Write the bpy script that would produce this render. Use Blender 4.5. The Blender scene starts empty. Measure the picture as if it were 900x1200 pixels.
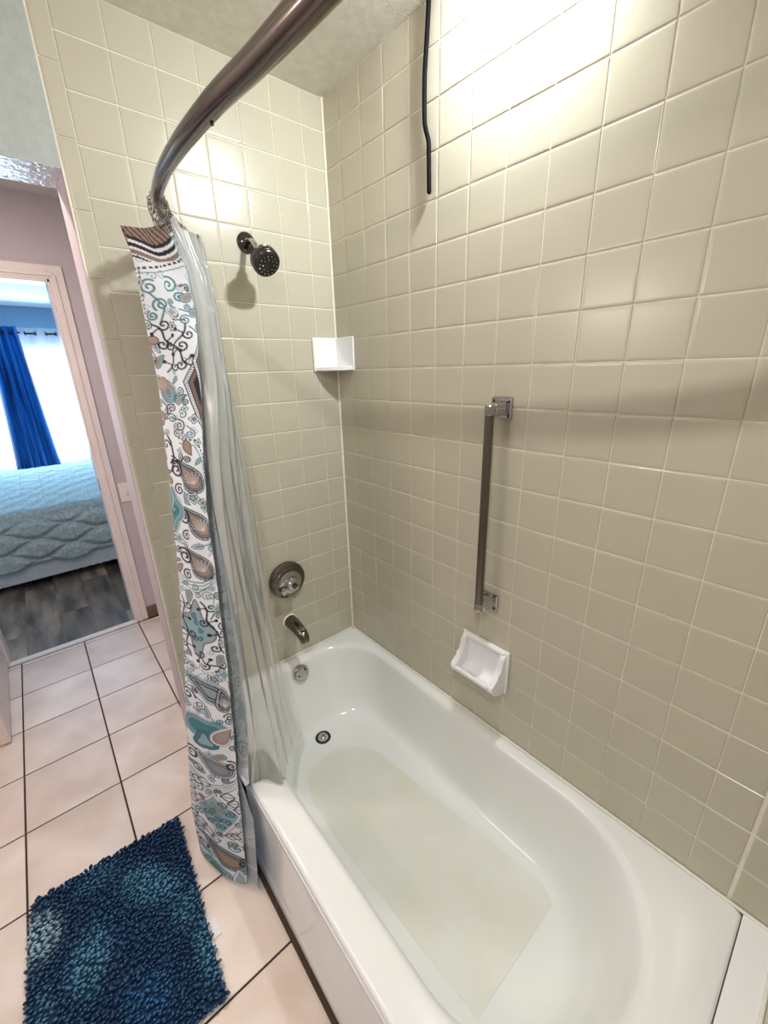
import bpy, bmesh, math, random
import numpy as np
from mathutils import Vector, Matrix

random.seed(7)
rng = np.random.default_rng(7)
SC = bpy.context.scene
COL = SC.collection

# ------------------------------------------------------------------ camera
cam_d = bpy.data.cameras.new('camera')
cam = bpy.data.objects.new('camera', cam_d)
COL.objects.link(cam)
YAW, PIT, ROL = 0.6974851, -0.3340035, -0.0277557
fw = Vector((math.sin(YAW)*math.cos(PIT), math.cos(YAW)*math.cos(PIT), math.sin(PIT)))
rt = Vector((math.cos(YAW), -math.sin(YAW), 0.0))
up = rt.cross(fw)
r2 = rt*math.cos(ROL) + up*math.sin(ROL)
u2 = -rt*math.sin(ROL) + up*math.cos(ROL)
M = Matrix((r2, u2, -fw)).transposed().to_4x4()
M.translation = Vector((-0.99642, -1.45391, 1.57745))
cam.matrix_world = M
cam_d.sensor_fit = 'AUTO'
cam_d.sensor_width = 36.0
cam_d.lens = 36.0*482.184/1200.0
cam_d.clip_start = 0.02
SC.camera = cam

# ------------------------------------------------------------------ view, world, lights
vs = SC.view_settings
SC.display_settings.display_device = 'sRGB'
vs.view_transform = 'Standard'
vs.look = 'None'
vs.gamma = 1.0
vs.use_curve_mapping = False
vs.exposure = 0.0
SC.cycles.max_bounces = 10
SC.cycles.transparent_max_bounces = 24
SC.cycles.caustics_reflective = False
SC.cycles.caustics_refractive = False
SC.cycles.sample_clamp_indirect = 6.0

w = bpy.data.worlds.new('world')
SC.world = w
w.use_nodes = True
w.node_tree.nodes['Background'].inputs[0].default_value = (0.55, 0.75, 1.0, 1)
w.node_tree.nodes['Background'].inputs[1].default_value = 1.0

def area(name, loc, size, power, col, target=None, shape='DISK', size_y=None):
    d = bpy.data.lights.new(name, 'AREA')
    d.shape = shape
    d.size = size
    if size_y: d.size_y = size_y
    d.energy = power
    d.color = col
    o = bpy.data.objects.new(name, d)
    COL.objects.link(o)
    o.location = loc
    if target is not None:
        o.rotation_euler = (Vector(target)-Vector(loc)).to_track_quat('-Z', 'Y').to_euler()
    return o

TUB_LIGHT = (-0.092, -0.85, 2.425)
ROOM_LIGHT = (-1.20, -1.50, 2.40)
LEFT_FILL = (-1.86, -0.30, 1.90)  # unseen warm lamps added to brighten the floor and doorway on the left
area('tub_downlight_lamp', TUB_LIGHT, 0.09, 21.5, (0.94, 0.98, 1.0), (TUB_LIGHT[0]-.12, TUB_LIGHT[1]+.58, TUB_LIGHT[2]-.80))
area('room_light_lamp', ROOM_LIGHT, 0.06, 14.0, (0.98, 0.98, 0.96))
HALL_FILL = (-1.15, 0.55, 2.425)
area('hall_fill_lamp', HALL_FILL, 0.16, 15.0, (1.0, 0.88, 0.82))  # unseen fill lamp added to lift the passage floor and door wall
for k in (-1, 0, 1):
    pl_ = bpy.data.lights.new('left_fill_lamp', 'POINT')
    pl_.energy = 4.0; pl_.color = (1.0, 0.86, 0.78); pl_.shadow_soft_size = 0.045
    po_ = bpy.data.objects.new('left_fill_lamp', pl_); COL.objects.link(po_)
    po_.location = (LEFT_FILL[0]+.075, LEFT_FILL[1]+.18*k, LEFT_FILL[2])
# daylight entering through the bedroom window (just inside the pane, facing the room)
area('bedroom_daylight', (-0.85, 5.48, 1.35), 1.9, 115.0, (0.40, 0.68, 1.0), (-0.85, 2.5, 1.35), 'RECTANGLE', 1.3)

# ------------------------------------------------------------------ helpers
def s2l(c):
    out = []
    for v in c:
        v = v/255.0
        out.append(v/12.92 if v <= 0.04045 else ((v+0.055)/1.055)**2.4)
    return tuple(out)

def material(name, rgb, rough=0.5, metal=0.0, noise=0.0, nscale=20.0, bump=0.0, bscale=80.0, rgb2=None,
             spec=0.5, obj_random=0.0, stretch=None, vcol=None, coat=0.0):
    m = bpy.data.materials.new(name)
    m.use_nodes = True
    nt = m.node_tree
    b = nt.nodes['Principled BSDF']
    c = s2l(rgb)
    b.inputs['Base Color'].default_value = (*c, 1)
    b.inputs['Roughness'].default_value = rough
    b.inputs['Metallic'].default_value = metal
    b.inputs['Specular IOR Level'].default_value = spec
    if coat: b.inputs['Coat Weight'].default_value = coat; b.inputs['Coat Roughness'].default_value = 0.08
    tc = nt.nodes.new('ShaderNodeTexCoord')
    src = tc.outputs['Object']
    if stretch:
        mp = nt.nodes.new('ShaderNodeMapping')
        mp.inputs['Scale'].default_value = stretch
        nt.links.new(src, mp.inputs['Vector'])
        src = mp.outputs['Vector']
    if obj_random:
        oi = nt.nodes.new('ShaderNodeObjectInfo')
        ad = nt.nodes.new('ShaderNodeVectorMath'); ad.operation = 'MULTIPLY_ADD'
        cb = nt.nodes.new('ShaderNodeCombineXYZ')
        for i in range(3): nt.links.new(oi.outputs['Random'], cb.inputs[i])
        nt.links.new(cb.outputs[0], ad.inputs[0])
        ad.inputs[1].default_value = (37.0, 53.0, 71.0)
        nt.links.new(src, ad.inputs[2])
        src = ad.outputs[0]
    col_out = None
    if vcol:
        at = nt.nodes.new('ShaderNodeAttribute'); at.attribute_name = vcol
        col_out = at.outputs['Color']
    if noise:
        n = nt.nodes.new('ShaderNodeTexNoise')
        n.inputs['Scale'].default_value = nscale
        n.inputs['Detail'].default_value = 5
        nt.links.new(src, n.inputs['Vector'])
        r = nt.nodes.new('ShaderNodeValToRGB')
        c2 = s2l(rgb2) if rgb2 else tuple(max(0, v*(1-noise)) for v in c)
        r.color_ramp.elements[0].color = (*c2, 1)
        r.color_ramp.elements[0].position = 0.35
        r.color_ramp.elements[1].color = (*c, 1)
        r.color_ramp.elements[1].position = 0.65
        nt.links.new(n.outputs['Fac'], r.inputs['Fac'])
        col_out = r.outputs['Color']
    if obj_random and col_out is not None or obj_random:
        hv = nt.nodes.new('ShaderNodeHueSaturation')
        mr = nt.nodes.new('ShaderNodeMapRange')
        mr.inputs['To Min'].default_value = 1-obj_random
        mr.inputs['To Max'].default_value = 1+obj_random
        nt.links.new(oi.outputs['Random'], mr.inputs['Value'])
        nt.links.new(mr.outputs[0], hv.inputs['Value'])
        if col_out is not None: nt.links.new(col_out, hv.inputs['Color'])
        else: hv.inputs['Color'].default_value = (*c, 1)
        col_out = hv.outputs['Color']
    if col_out is not None:
        nt.links.new(col_out, b.inputs['Base Color'])
    if bump:
        n2 = nt.nodes.new('ShaderNodeTexNoise')
        n2.inputs['Scale'].default_value = bscale
        n2.inputs['Detail'].default_value = 3
        nt.links.new(src, n2.inputs['Vector'])
        bp = nt.nodes.new('ShaderNodeBump')
        bp.inputs['Strength'].default_value = bump
        bp.inputs['Distance'].default_value = 0.004
        nt.links.new(n2.outputs['Fac'], bp.inputs['Height'])
        nt.links.new(bp.outputs[0], b.inputs['Normal'])
    return m

def emission(name, rgb, strength):
    m = bpy.data.materials.new(name)
    m.use_nodes = True
    b = m.node_tree.nodes['Principled BSDF']
    b.inputs['Base Color'].default_value = (0.8, 0.8, 0.8, 1)
    b.inputs['Emission Color'].default_value = (*rgb, 1)
    b.inputs['Emission Strength'].default_value = strength
    return m

def link(name, me, mats=None, parent=None, smooth=False):
    if mats is not None:
        for m in (mats if isinstance(mats, (list, tuple)) else [mats]):
            me.materials.append(m)
    if smooth:
        me.polygons.foreach_set('use_smooth', [True]*len(me.polygons))
    o = bpy.data.objects.new(name, me)
    COL.objects.link(o)
    if parent is not None: o.parent = parent
    return o

def bm_obj(name, bm, mats, parent=None, smooth=False):
    bmesh.ops.recalc_face_normals(bm, faces=bm.faces)
    me = bpy.data.meshes.new(name)
    bm.to_mesh(me); bm.free()
    return link(name, me, mats, parent, smooth)

def py_obj(name, verts, faces, mats, parent=None, smooth=True):
    me = bpy.data.meshes.new(name)
    me.from_pydata([tuple(map(float, v)) for v in verts], [], faces)
    me.update()
    return link(name, me, mats, parent, smooth)

def tag(o, label=None, cat=None, group=None, kind=None):
    if label: o['label'] = label
    if cat: o['category'] = cat
    if group: o['group'] = group
    if kind: o['kind'] = kind
    return o

def thing(name, label, cat, loc=(0, 0, 0), group=None):
    o = bpy.data.objects.new(name, None)
    o.empty_display_size = 0.05
    COL.objects.link(o)
    o.location = loc
    return tag(o, label, cat, group)

def settle(root):
    """children were built in world coordinates: keep them where they are"""
    bpy.context.view_layer.update()
    for ch in root.children:
        ch.matrix_parent_inverse = root.matrix_world.inverted()

def add_box(bm, x0, x1, y0, y1, z0, z1, bev=0.0, seg=2):
    r = bmesh.ops.create_cube(bm, size=1.0)
    vs_ = r['verts']
    for v in vs_:
        v.co = Vector((x0+(v.co.x+.5)*(x1-x0), y0+(v.co.y+.5)*(y1-y0), z0+(v.co.z+.5)*(z1-z0)))
    if bev:
        es = list({e for v in vs_ for e in v.link_edges})
        bmesh.ops.bevel(bm, geom=es, offset=bev, segments=seg, profile=0.6, affect='EDGES')

def box(name, x0, x1, y0, y1, z0, z1, mats, parent=None, bev=0.0, seg=2, smooth=False):
    bm = bmesh.new()
    add_box(bm, x0, x1, y0, y1, z0, z1, bev, seg)
    return bm_obj(name, bm, mats, parent, smooth)

def lathe(name, prof, origin, axis, mats, parent=None, n=32, smooth=True):
    """prof: list of (radius, height along axis)"""
    ax = Vector(axis).normalized()
    q = Vector((0, 0, 1)).rotation_difference(ax)
    verts, faces = [], []
    for r, h in prof:
        for k in range(n):
            a = 2*math.pi*k/n
            verts.append(Vector(origin)+q @ Vector((r*math.cos(a), r*math.sin(a), h)))
    L = len(prof)
    for i in range(L-1):
        for k in range(n):
            faces.append((i*n+k, i*n+(k+1) % n, (i+1)*n+(k+1) % n, (i+1)*n+k))
    if prof[0][0] > 1e-5: faces.append(tuple(range(n))[::-1])
    if prof[-1][0] > 1e-5: faces.append(tuple((L-1)*n+k for k in range(n)))
    bm = bmesh.new()
    vv = [bm.verts.new(v) for v in verts]
    for f in faces:
        bm.faces.new([vv[i] for i in f])
    bmesh.ops.remove_doubles(bm, verts=bm.verts, dist=1e-6)
    o = bm_obj(name, bm, mats, parent, smooth)
    if smooth: sharp(o)
    return o

def sharp(o, ang=40):
    me = o.data
    bm = bmesh.new(); bm.from_mesh(me)
    for e in bm.edges:
        if len(e.link_faces) == 2 and e.calc_face_angle(0) > math.radians(ang): e.smooth = False
    bm.to_mesh(me); bm.free()

def catmull(P, n):
    P = np.array(P, float)
    Q = np.vstack([2*P[0]-P[1], P, 2*P[-1]-P[-2]])
    out = []
    for i in range(len(P)-1):
        p0, p1, p2, p3 = Q[i:i+4]
        for t in np.linspace(0, 1, n, endpoint=False):
            out.append(.5*((2*p1)+(-p0+p2)*t+(2*p0-5*p1+4*p2-p3)*t*t+(-p0+3*p1-3*p2+p3)*t**3))
    out.append(P[-1])
    return np.array(out)

def sweep(name, path, rad, mats, parent=None, n=16, caps=True, scale_xy=(1, 1)):
    path = [Vector(p) for p in path]
    if not hasattr(rad, '__len__'): rad = [rad]*len(path)
    verts, faces = [], []
    nrm = None
    for i, p in enumerate(path):
        t = (path[min(i+1, len(path)-1)]-path[max(i-1, 0)]).normalized()
        if nrm is None:
            nrm = t.orthogonal().normalized()
        nrm = (nrm - t*nrm.dot(t)).normalized()
        b = t.cross(nrm)
        for k in range(n):
            a = 2*math.pi*k/n
            verts.append(p+(nrm*math.cos(a)*scale_xy[0]+b*math.sin(a)*scale_xy[1])*rad[i])
    for i in range(len(path)-1):
        for k in range(n):
            faces.append((i*n+k, i*n+(k+1) % n, (i+1)*n+(k+1) % n, (i+1)*n+k))
    if caps:
        faces.append(tuple(range(n))[::-1])
        faces.append(tuple((len(path)-1)*n+k for k in range(n)))
    o = py_obj(name, verts, faces, mats, parent, True)
    sharp(o, 50)
    return o

def interp(tab, z):
    """tab: rows (x, y, z) sorted by falling z -> (x, y) at height z"""
    t = np.array(tab)[::-1]
    return np.interp(z, t[:, 2], t[:, 0]), np.interp(z, t[:, 2], t[:, 1])

# ------------------------------------------------------------------ materials
M_tile = material('wall_tile_glaze', (193, 188, 168), rough=0.24, noise=0.03, nscale=6, bump=0.02, bscale=25, obj_random=0.015)
M_grout = material('wall_grout', (238, 233, 216), rough=0.8, noise=0.1, nscale=30)
M_paint = material('wall_paint', (196, 184, 186), rough=0.7, noise=0.04, nscale=8, bump=0.10, bscale=120)
M_ceil = material('ceiling_plaster', (226, 223, 213), rough=0.9, noise=0.10, nscale=40, bump=0.5, bscale=160)
M_header = material('header_plaster', (176, 184, 178), rough=0.55, noise=0.10, nscale=40, bump=0.6, bscale=150)
M_blue_wall = material('bedroom_wall_paint', (150, 178, 200), rough=0.8, noise=0.04, nscale=12)
M_blue_ceil = material('bedroom_ceiling_paint', (205, 218, 228), rough=0.9, noise=0.08, nscale=60, bump=0.3, bscale=120)
M_trim = material('trim_paint', (236, 222, 216), rough=0.4, noise=0.05, nscale=9)
M_ftile = material('floor_tile_glaze', (236, 222, 210), rough=0.32, noise=0.2, nscale=4.5, rgb2=(216, 198, 182), obj_random=0.04, bump=0.03, bscale=12)
M_fgrout = material('floor_grout', (62, 46, 40), rough=0.9, noise=0.2, nscale=60)
M_tub = material('tub_enamel', (236, 238, 235), rough=0.12, noise=0.015, nscale=3, spec=0.55)
M_nonslip = material('tub_nonslip', (230, 232, 228), rough=0.5, noise=0.10, nscale=4, rgb2=(224, 223, 210), bump=0.15, bscale=400)
M_chrome = material('chrome', (190, 190, 190), rough=0.10, metal=1.0, noise=0.08, nscale=20)
M_nickel = material('worn_steel', (122, 116, 108), rough=0.22, metal=1.0, noise=0.12, nscale=15, stretch=(30, 30, 1))
M_dark = material('black_rubber', (20, 20, 21), rough=0.5, noise=0.2, nscale=40)
M_dkmetal = material('dark_chrome', (95, 92, 90), rough=0.18, metal=1.0, noise=0.1, nscale=30)
M_ceramic = material('white_ceramic', (240, 240, 240), rough=0.12, noise=0.01, nscale=10)
M_caulk = material('white_caulk', (236, 232, 222), rough=0.6, noise=0.08, nscale=30)
M_seam = material('dark_caulk', (66, 50, 40), rough=0.8, noise=0.25, nscale=40)
M_white_plastic = material('white_plastic', (232, 224, 216), rough=0.35, noise=0.02, nscale=20)
M_cord = material('black_cord_rubber', (4, 4, 4), rough=0.7, noise=0.1, nscale=30, spec=0.1)
M_brown = material('brown_baseboard', (120, 96, 72), rough=0.5, noise=0.2, nscale=12)
M_plank = material('vinyl_plank', (152, 132, 110), rough=0.4, noise=0.5, nscale=2.2, rgb2=(84, 74, 66), obj_random=0.6, stretch=(5, 1.0, 5), bump=0.05, bscale=60)
M_box = material('box_spring_cloth', (200, 204, 202), rough=0.85, noise=0.08, nscale=50)
M_quilt = material('quilt_cloth', (186, 194, 184), rough=0.85, noise=0.35, nscale=55, rgb2=(150, 162, 154), bump=0.3, bscale=60)
M_lamp = emission('lamp_lens', (1.0, 0.96, 0.9), 6.0)

def sheer_material(name, rgb, transp, transl):
    m = bpy.data.materials.new(name); m.use_nodes = True
    nt = m.node_tree
    nt.nodes.remove(nt.nodes['Principled BSDF'])
    out = nt.nodes['Material Output']
    c = (*s2l(rgb), 1)
    tr = nt.nodes.new('ShaderNodeBsdfTransparent')
    tl = nt.nodes.new('ShaderNodeBsdfTranslucent'); tl.inputs[0].default_value = c
    df = nt.nodes.new('ShaderNodeBsdfDiffuse'); df.inputs[0].default_value = c
    m1 = nt.nodes.new('ShaderNodeMixShader'); m1.inputs[0].default_value = transl
    nt.links.new(df.outputs[0], m1.inputs[1]); nt.links.new(tl.outputs[0], m1.inputs[2])
    m2 = nt.nodes.new('ShaderNodeMixShader')
    nz = nt.nodes.new('ShaderNodeTexNoise'); nz.inputs['Scale'].default_value = 9
    tc = nt.nodes.new('ShaderNodeTexCoord'); nt.links.new(tc.outputs['Object'], nz.inputs['Vector'])
    mr = nt.nodes.new('ShaderNodeMapRange')
    mr.inputs['To Min'].default_value = max(0, transp-0.08); mr.inputs['To Max'].default_value = transp+0.08 if transp else 0
    nt.links.new(nz.outputs['Fac'], mr.inputs['Value']); nt.links.new(mr.outputs[0], m2.inputs[0])
    nt.links.new(m1.outputs[0], m2.inputs[1]); nt.links.new(tr.outputs[0], m2.inputs[2])
    return m, nt, m2, out

M_sheer, nt_, mix_, out_ = sheer_material('sheer_cloth', (240, 246, 250), 0.30, 0.7)
nt_.links.new(mix_.outputs[0], out_.inputs['Surface'])
M_bluecurt = material('blue_curtain_cloth', (44, 136, 216), rough=0.4, noise=0.5, nscale=2.2, rgb2=(8, 46, 104), stretch=(11, 11, 0.35))  # fold shade and lit streaks put into the colour as vertical stripes
M_liner, nt_, mix_, out_ = sheer_material('liner_vinyl', (238, 241, 239), 0.64, 0.5)
gl = nt_.nodes.new('ShaderNodeBsdfGlossy'); gl.inputs['Roughness'].default_value = 0.12
fr = nt_.nodes.new('ShaderNodeFresnel'); fr.inputs['IOR'].default_value = 1.22
mg = nt_.nodes.new('ShaderNodeMixShader')
nt_.links.new(fr.outputs[0], mg.inputs[0]); nt_.links.new(mix_.outputs[0], mg.inputs[1]); nt_.links.new(gl.outputs[0], mg.inputs[2])
nt_.links.new(mg.outputs[0], out_.inputs['Surface'])

# ------------------------------------------------------------------ room shell
P = 0.1095            # wall tile pitch
ZC = 2.44             # ceiling height
RIM = 0.37
Y_END = -1.583         # alcove wall behind the tub's near end
X_EDGE = -0.788       # free edge of the wing wall
GZ = 0.0022           # tile proud of grout

def struct(o, label, cat):
    return tag(o, label, cat, kind='structure')

def multi_box(name, x0, x1, y0, y1, z0, z1, mats, pick):
    """pick(normal) -> material slot"""
    bm = bmesh.new()
    add_box(bm, x0, x1, y0, y1, z0, z1)
    bmesh.ops.recalc_face_normals(bm, faces=bm.faces)
    bm.normal_update()
    for f in bm.faces: f.material_index = pick(f.normal)
    return bm_obj(name, bm, mats)

floor = struct(box('floor', -2.0, 0.7, -2.5, 1.475, -0.12, -0.003, M_fgrout), 'dark brown grout bed of the beige tiled bathroom floor', 'floor')
ceiling = struct(box('ceiling', -2.0, 0.7, -2.5, 1.49, ZC, ZC+0.1, M_ceil), 'pale textured plaster ceiling over the bathtub', 'ceiling')
wall_back = struct(multi_box('wall_back', X_EDGE, 0.0025, GZ, 0.15, 0, ZC, [M_grout, M_paint], lambda n: 0 if n.y < -.5 else 1),
                   'beige tiled wall that carries the shower head and faucet', 'wall')
wall_right = struct(box('wall_right', GZ, 0.1, Y_END-0.1, 0.15, 0, ZC, M_grout), 'long beige tiled wall with the grab bar', 'wall')
wall_front = struct(multi_box('wall_front', X_EDGE, GZ, Y_END-0.12, Y_END-GZ, 0, ZC, [M_grout, M_paint], lambda n: 0 if n.y > .5 else 1),
                    'beige tiled wall at the near end of the bathtub', 'wall')
struct(box('wall_left', -2.1, -2.0, -2.5, 1.49, 0, ZC, M_paint), 'painted bathroom wall on the left, out of view', 'wall')
struct(box('wall_rear', -2.1, X_EDGE, -2.6, -2.5, 0, ZC, M_paint), 'painted bathroom wall behind the camera', 'wall')
struct(box('wall_side', X_EDGE, X_EDGE+0.1, -2.5, Y_END-0.12, 0, ZC, M_paint), 'painted return wall behind the tub alcove', 'wall')
struct(box('wall_nook', 0.6, 0.7, 0.15, 1.49, 0, ZC, M_paint), 'painted wall at the far right of the passage', 'wall')
M_soffit = material('soffit_lit_plaster', (214, 216, 216), rough=0.28, noise=0.10, nscale=40, bump=0.9, bscale=70, spec=0.9)  # lit underside put into the colour: paler and glossier than the header face
struct(multi_box('trim_1', -2.0, X_EDGE, 0.0, 0.15, 2.067, ZC, [M_header, M_soffit], lambda n: 1 if n.z < -.5 else 0), 'grey green textured header over the passage to the bedroom door', 'header')

# door wall with its opening
D0, D1, DT = -1.413, -0.745, 2.06
bm = bmesh.new()
add_box(bm, D1, 0.7, 1.49, 1.59, 0, ZC)
add_box(bm, -2.1, D0, 1.49, 1.59, 0, ZC)
add_box(bm, D0, D1, 1.49, 1.59, DT, ZC)
struct(bm_obj('wall_door', bm, M_paint), 'lilac grey painted wall around the bedroom doorway', 'wall')

# door frame: jambs, stop and moulded casing
fr_ = struct(thing('door_1', 'pale pink painted door frame around the bedroom doorway', 'door frame', (D1, 1.49, 0)), 'pale pink painted door frame around the bedroom doorway', 'door frame')
def casing_v(x_in, sgn):
    bm = bmesh.new()
    add_box(bm, min(x_in, x_in+sgn*0.066), max(x_in, x_in+sgn*0.066), 1.477, 1.49, 0, DT+0.066, 0.003, 1)
    add_box(bm, min(x_in+sgn*.012, x_in+sgn*0.032), max(x_in+sgn*.012, x_in+sgn*0.032), 1.471, 1.478, 0, DT+0.02, 0.003, 1)
    return bm
bm_obj('casing', casing_v(D1, 1), M_trim, fr_)
bm_obj('casing', casing_v(D0, -1), M_trim, fr_)
bm = bmesh.new()
add_box(bm, D0, D1, 1.477, 1.49, DT, DT+0.066, 0.003, 1)
add_box(bm, D0-.02, D1+.02, 1.471, 1.478, DT+.012, DT+0.032, 0.003, 1)
bm_obj('head_casing', bm, M_trim, fr_)
box('jamb', D1-0.012, D1, 1.477, 1.60, 0, DT, M_trim, fr_, 0.002, 1)
box('jamb', D0, D0+0.012, 1.477, 1.60, 0, DT, M_trim, fr_, 0.002, 1)
box('head_jamb', D0, D1, 1.477, 1.60, DT-0.014, DT, M_trim, fr_, 0.002, 1)
tag(box('strike_plate', D1-0.0135, D1-0.0115, 1.50, 1.53, 0.93, 1.0, M_dkmetal, fr_), 'dark metal strike plate')
settle(fr_)

# open door leaf at the left edge of the picture
leaf = struct(thing('door_2', 'white door leaf standing open at the left edge of the picture', 'door', (D0, 1.46, 0)), 'white door leaf standing open at the left edge of the picture', 'door')
lf = box('door_leaf', -0.036, 0.0, -0.69, 0.0, 0.014, 2.04, M_trim, leaf, 0.002, 1)
for (zz0, zz1) in ((0.15, 0.95), (1.10, 1.90)):
    box('door_panel', -0.0005, 0.003, -0.58, -0.11, zz0, zz1, M_trim, leaf, 0.002, 1)
tag(lathe('door_knob', [(0.026, 0), (0.026, .004), (0.010, .010), (0.010, .03), (0.024, .042), (0.027, .054), (0.02, .064), (0, .067)],
      (0, -0.63, 0.97), (1, 0, 0), M_nickel, leaf), 'steel door knob')
leaf.rotation_euler = (0, 0, math.radians(1.7))

struct(box('trim_2', D0, D1, 1.473, 1.515, -0.003, 0.010, M_caulk, bev=0.003), 'white threshold strip in the bedroom doorway', 'threshold')
struct(box('baseboard_door', D1+0.066, 0.6, 1.480, 1.49, 0, 0.085, M_brown, bev=0.003), 'brown baseboard right of the bedroom doorway', 'baseboard')
struct(box('baseboard_wing', X_EDGE-0.008, X_EDGE, 0.06, 0.15, 0, 0.085, M_brown, bev=0.003), 'short brown baseboard on the edge of the wing wall', 'baseboard')

# ------------------------------------------------------------------ wall tiles, each one an object
def tile_mesh(wd, ht, th=0.0017, inset=0.0020, name='wall_tile', mat=None):
    a, b = wd/2, ht/2
    rings = [(0, 0.0), (0, th-0.0014), (inset*.45, th-0.0004), (inset, th), (inset*3.0, th+0.00025)]
    verts, faces = [], []
    for ins, z in rings:
        verts += [(-a+ins, -b+ins, z), (a-ins, -b+ins, z), (a-ins, b-ins, z), (-a+ins, b-ins, z)]
    for i in range(len(rings)-1):
        for k in range(4):
            faces.append((i*4+k, i*4+(k+1) % 4, (i+1)*4+(k+1) % 4, (i+1)*4+k))
    n = (len(rings)-1)*4
    faces.append((n, n+1, n+2, n+3))
    me = bpy.data.meshes.new(name)
    me.from_pydata(verts, [], faces); me.update()
    me.materials.append(mat or M_tile)
    return me
_tm = {}
def get_tile(wd, ht):
    k = (round(wd, 4), round(ht, 4))
    if k not in _tm: _tm[k] = tile_mesh(*k)
    return _tm[k]

JOINT = 0.0026
zj = [2.127-k*P for k in range(17)]          # horizontal joints, falling
zj = [ZC, 2.127+2*P, 2.127+P] + zj           # cut row under the ceiling
zj[-1] = RIM+0.004
def place_tiles(parent, spans, rows, basis, origin, skip=None):
    """spans: list of (s0, s1) along the wall axis; basis: 3x3 columns (along, up, normal)"""
    B = Matrix(basis).transposed().to_4x4()
    for i in range(len(rows)-1):
        z1, z0 = rows[i], rows[i+1]
        for (s0, s1) in spans:
            wd, ht = s1-s0-JOINT*.68, z1-z0-JOINT
            if wd < 0.004 or ht < 0.004: continue
            o = bpy.data.objects.new('wall_tile', get_tile(wd, ht))
            COL.objects.link(o)
            o.parent = parent
            c = Vector(origin)+Vector(basis[0])*((s0+s1)/2)+Vector((0, 0, (z0+z1)/2))
            m = B.copy(); m.translation = c
            tl = Matrix.Rotation(random.gauss(0, .0022), 4, 'X') @ Matrix.Rotation(random.gauss(0, .0022), 4, 'Y')
            o.matrix_world = m @ tl

# right wall: along -y from the corner
o1 = 0.0917
cuts = [0.003, o1]
while cuts[-1]+P < -Y_END-0.004: cuts.append(cuts[-1]+P)
cuts = [c_ for c_ in cuts if c_ < 1.44]+[1.488]
place_tiles(wall_right, [(1.494, -Y_END-.004)], zj, [(0, -1, 0), (0, 0, 1), (-1, 0, 0)], (GZ, 0, 0))
place_tiles(wall_right, list(zip(cuts[:-1], cuts[1:])), zj, [(0, -1, 0), (0, 0, 1), (-1, 0, 0)], (GZ, 0, 0))
# back wall: along -x from the corner
cuts = [0.003, 0.0846]
for _ in range(6): cuts.append(cuts[-1]+P)
place_tiles(wall_back, list(zip(cuts[:-1], cuts[1:])), zj, [(-1, 0, 0), (0, 0, 1), (0, -1, 0)], (0, GZ, 0))
# lower tiles left of the tub, down to the floor
low = [RIM+0.004, 2.127-17*P, 2.127-18*P, 0.045, 0.003]
place_tiles(wall_back, [(0.738, cuts[-1])], low[:1]+low[1:], [(-1, 0, 0), (0, 0, 1), (0, -1, 0)], (0, GZ, 0)) if cuts[-1]-0.738 > 0.01 else None
# bullnose edge column, six inch pieces
bz = [ZC, 2.285+.0, 2.137, 1.985, 1.829]
while bz[-1]-0.152 > 0.02: bz.append(bz[-1]-0.152)
bz.append(0.002)
def bullnose_mesh(ht, wd):
    prof = [(-wd/2+.001, 0)] 
    prof += [(-wd/2+.001, .0018), (-wd/2+.0025, .0024), (wd/2-.016, .0024)]
    for a in np.linspace(90, 0, 6):
        prof.append((wd/2-.012+.012*math.cos(math.radians(a)), -.0096+.012*math.sin(math.radians(a))))
    prof.append((wd/2, -.016))
    b = ht/2
    verts = [(x, -b, z) for x, z in prof]+[(x, b, z) for x, z in prof]
    n = len(prof)
    faces = [(i, i+1, n+i+1, n+i) for i in range(n-1)]
    faces += [tuple(range(n))[::-1], tuple(range(n, 2*n))]
    me = bpy.data.meshes.new('edge_tile')
    me.from_pydata(verts, [], faces); me.update(); me.materials.append(M_tile)
    return me
B = Matrix([(-1, 0, 0), (0, 0, 1), (0, -1, 0)]).transposed().to_4x4()
wd = (-X_EDGE)-cuts[-1]
for i in range(len(bz)-1):
    ht = bz[i]-bz[i+1]-JOINT
    o = bpy.data.objects.new('edge_tile', bullnose_mesh(ht, wd)); COL.objects.link(o); o.parent = wall_back
    m = B.copy(); m.translation = Vector((-(cuts[-1]+wd/2), GZ, (bz[i]+bz[i+1])/2)); o.matrix_world = m
# near alcove wall
cuts = [0.003, 0.09]
for _ in range(6): cuts.append(cuts[-1]+P)
cuts[-1] = -X_EDGE
place_tiles(wall_front, list(zip(cuts[:-1], cuts[1:])), zj, [(1, 0, 0), (0, 0, 1), (0, 1, 0)], (0, Y_END-GZ, 0)) if False else \
place_tiles(wall_front, [(-b, -a) for a, b in zip(cuts[:-1], cuts[1:])], zj, [(1, 0, 0), (0, 0, 1), (0, 1, 0)], (0, Y_END-GZ, 0))
# caulk bead in the corner
for nm, x, y in (('corner_caulk', -0.001, -0.001), ('corner_caulk', -0.001, Y_END+0.001)):
    s = 1 if y > -1 else -1
    bm = bmesh.new()
    vs_ = [bm.verts.new(v) for v in ((0.001, y+s*.001, RIM), (-0.0045, y+s*.001, RIM), (0.001, y-s*.0045, RIM),
                                     (0.001, y+s*.001, ZC), (-0.0045, y+s*.001, ZC), (0.001, y-s*.0045, ZC))]
    for f in ((0, 1, 2), (5, 4, 3), (0, 3, 4, 1), (1, 4, 5, 2), (2, 5, 3, 0)): bm.faces.new([vs_[i] for i in f])
    tag(bm_obj(nm, bm, M_grout, wall_right), kind='structure')

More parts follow.
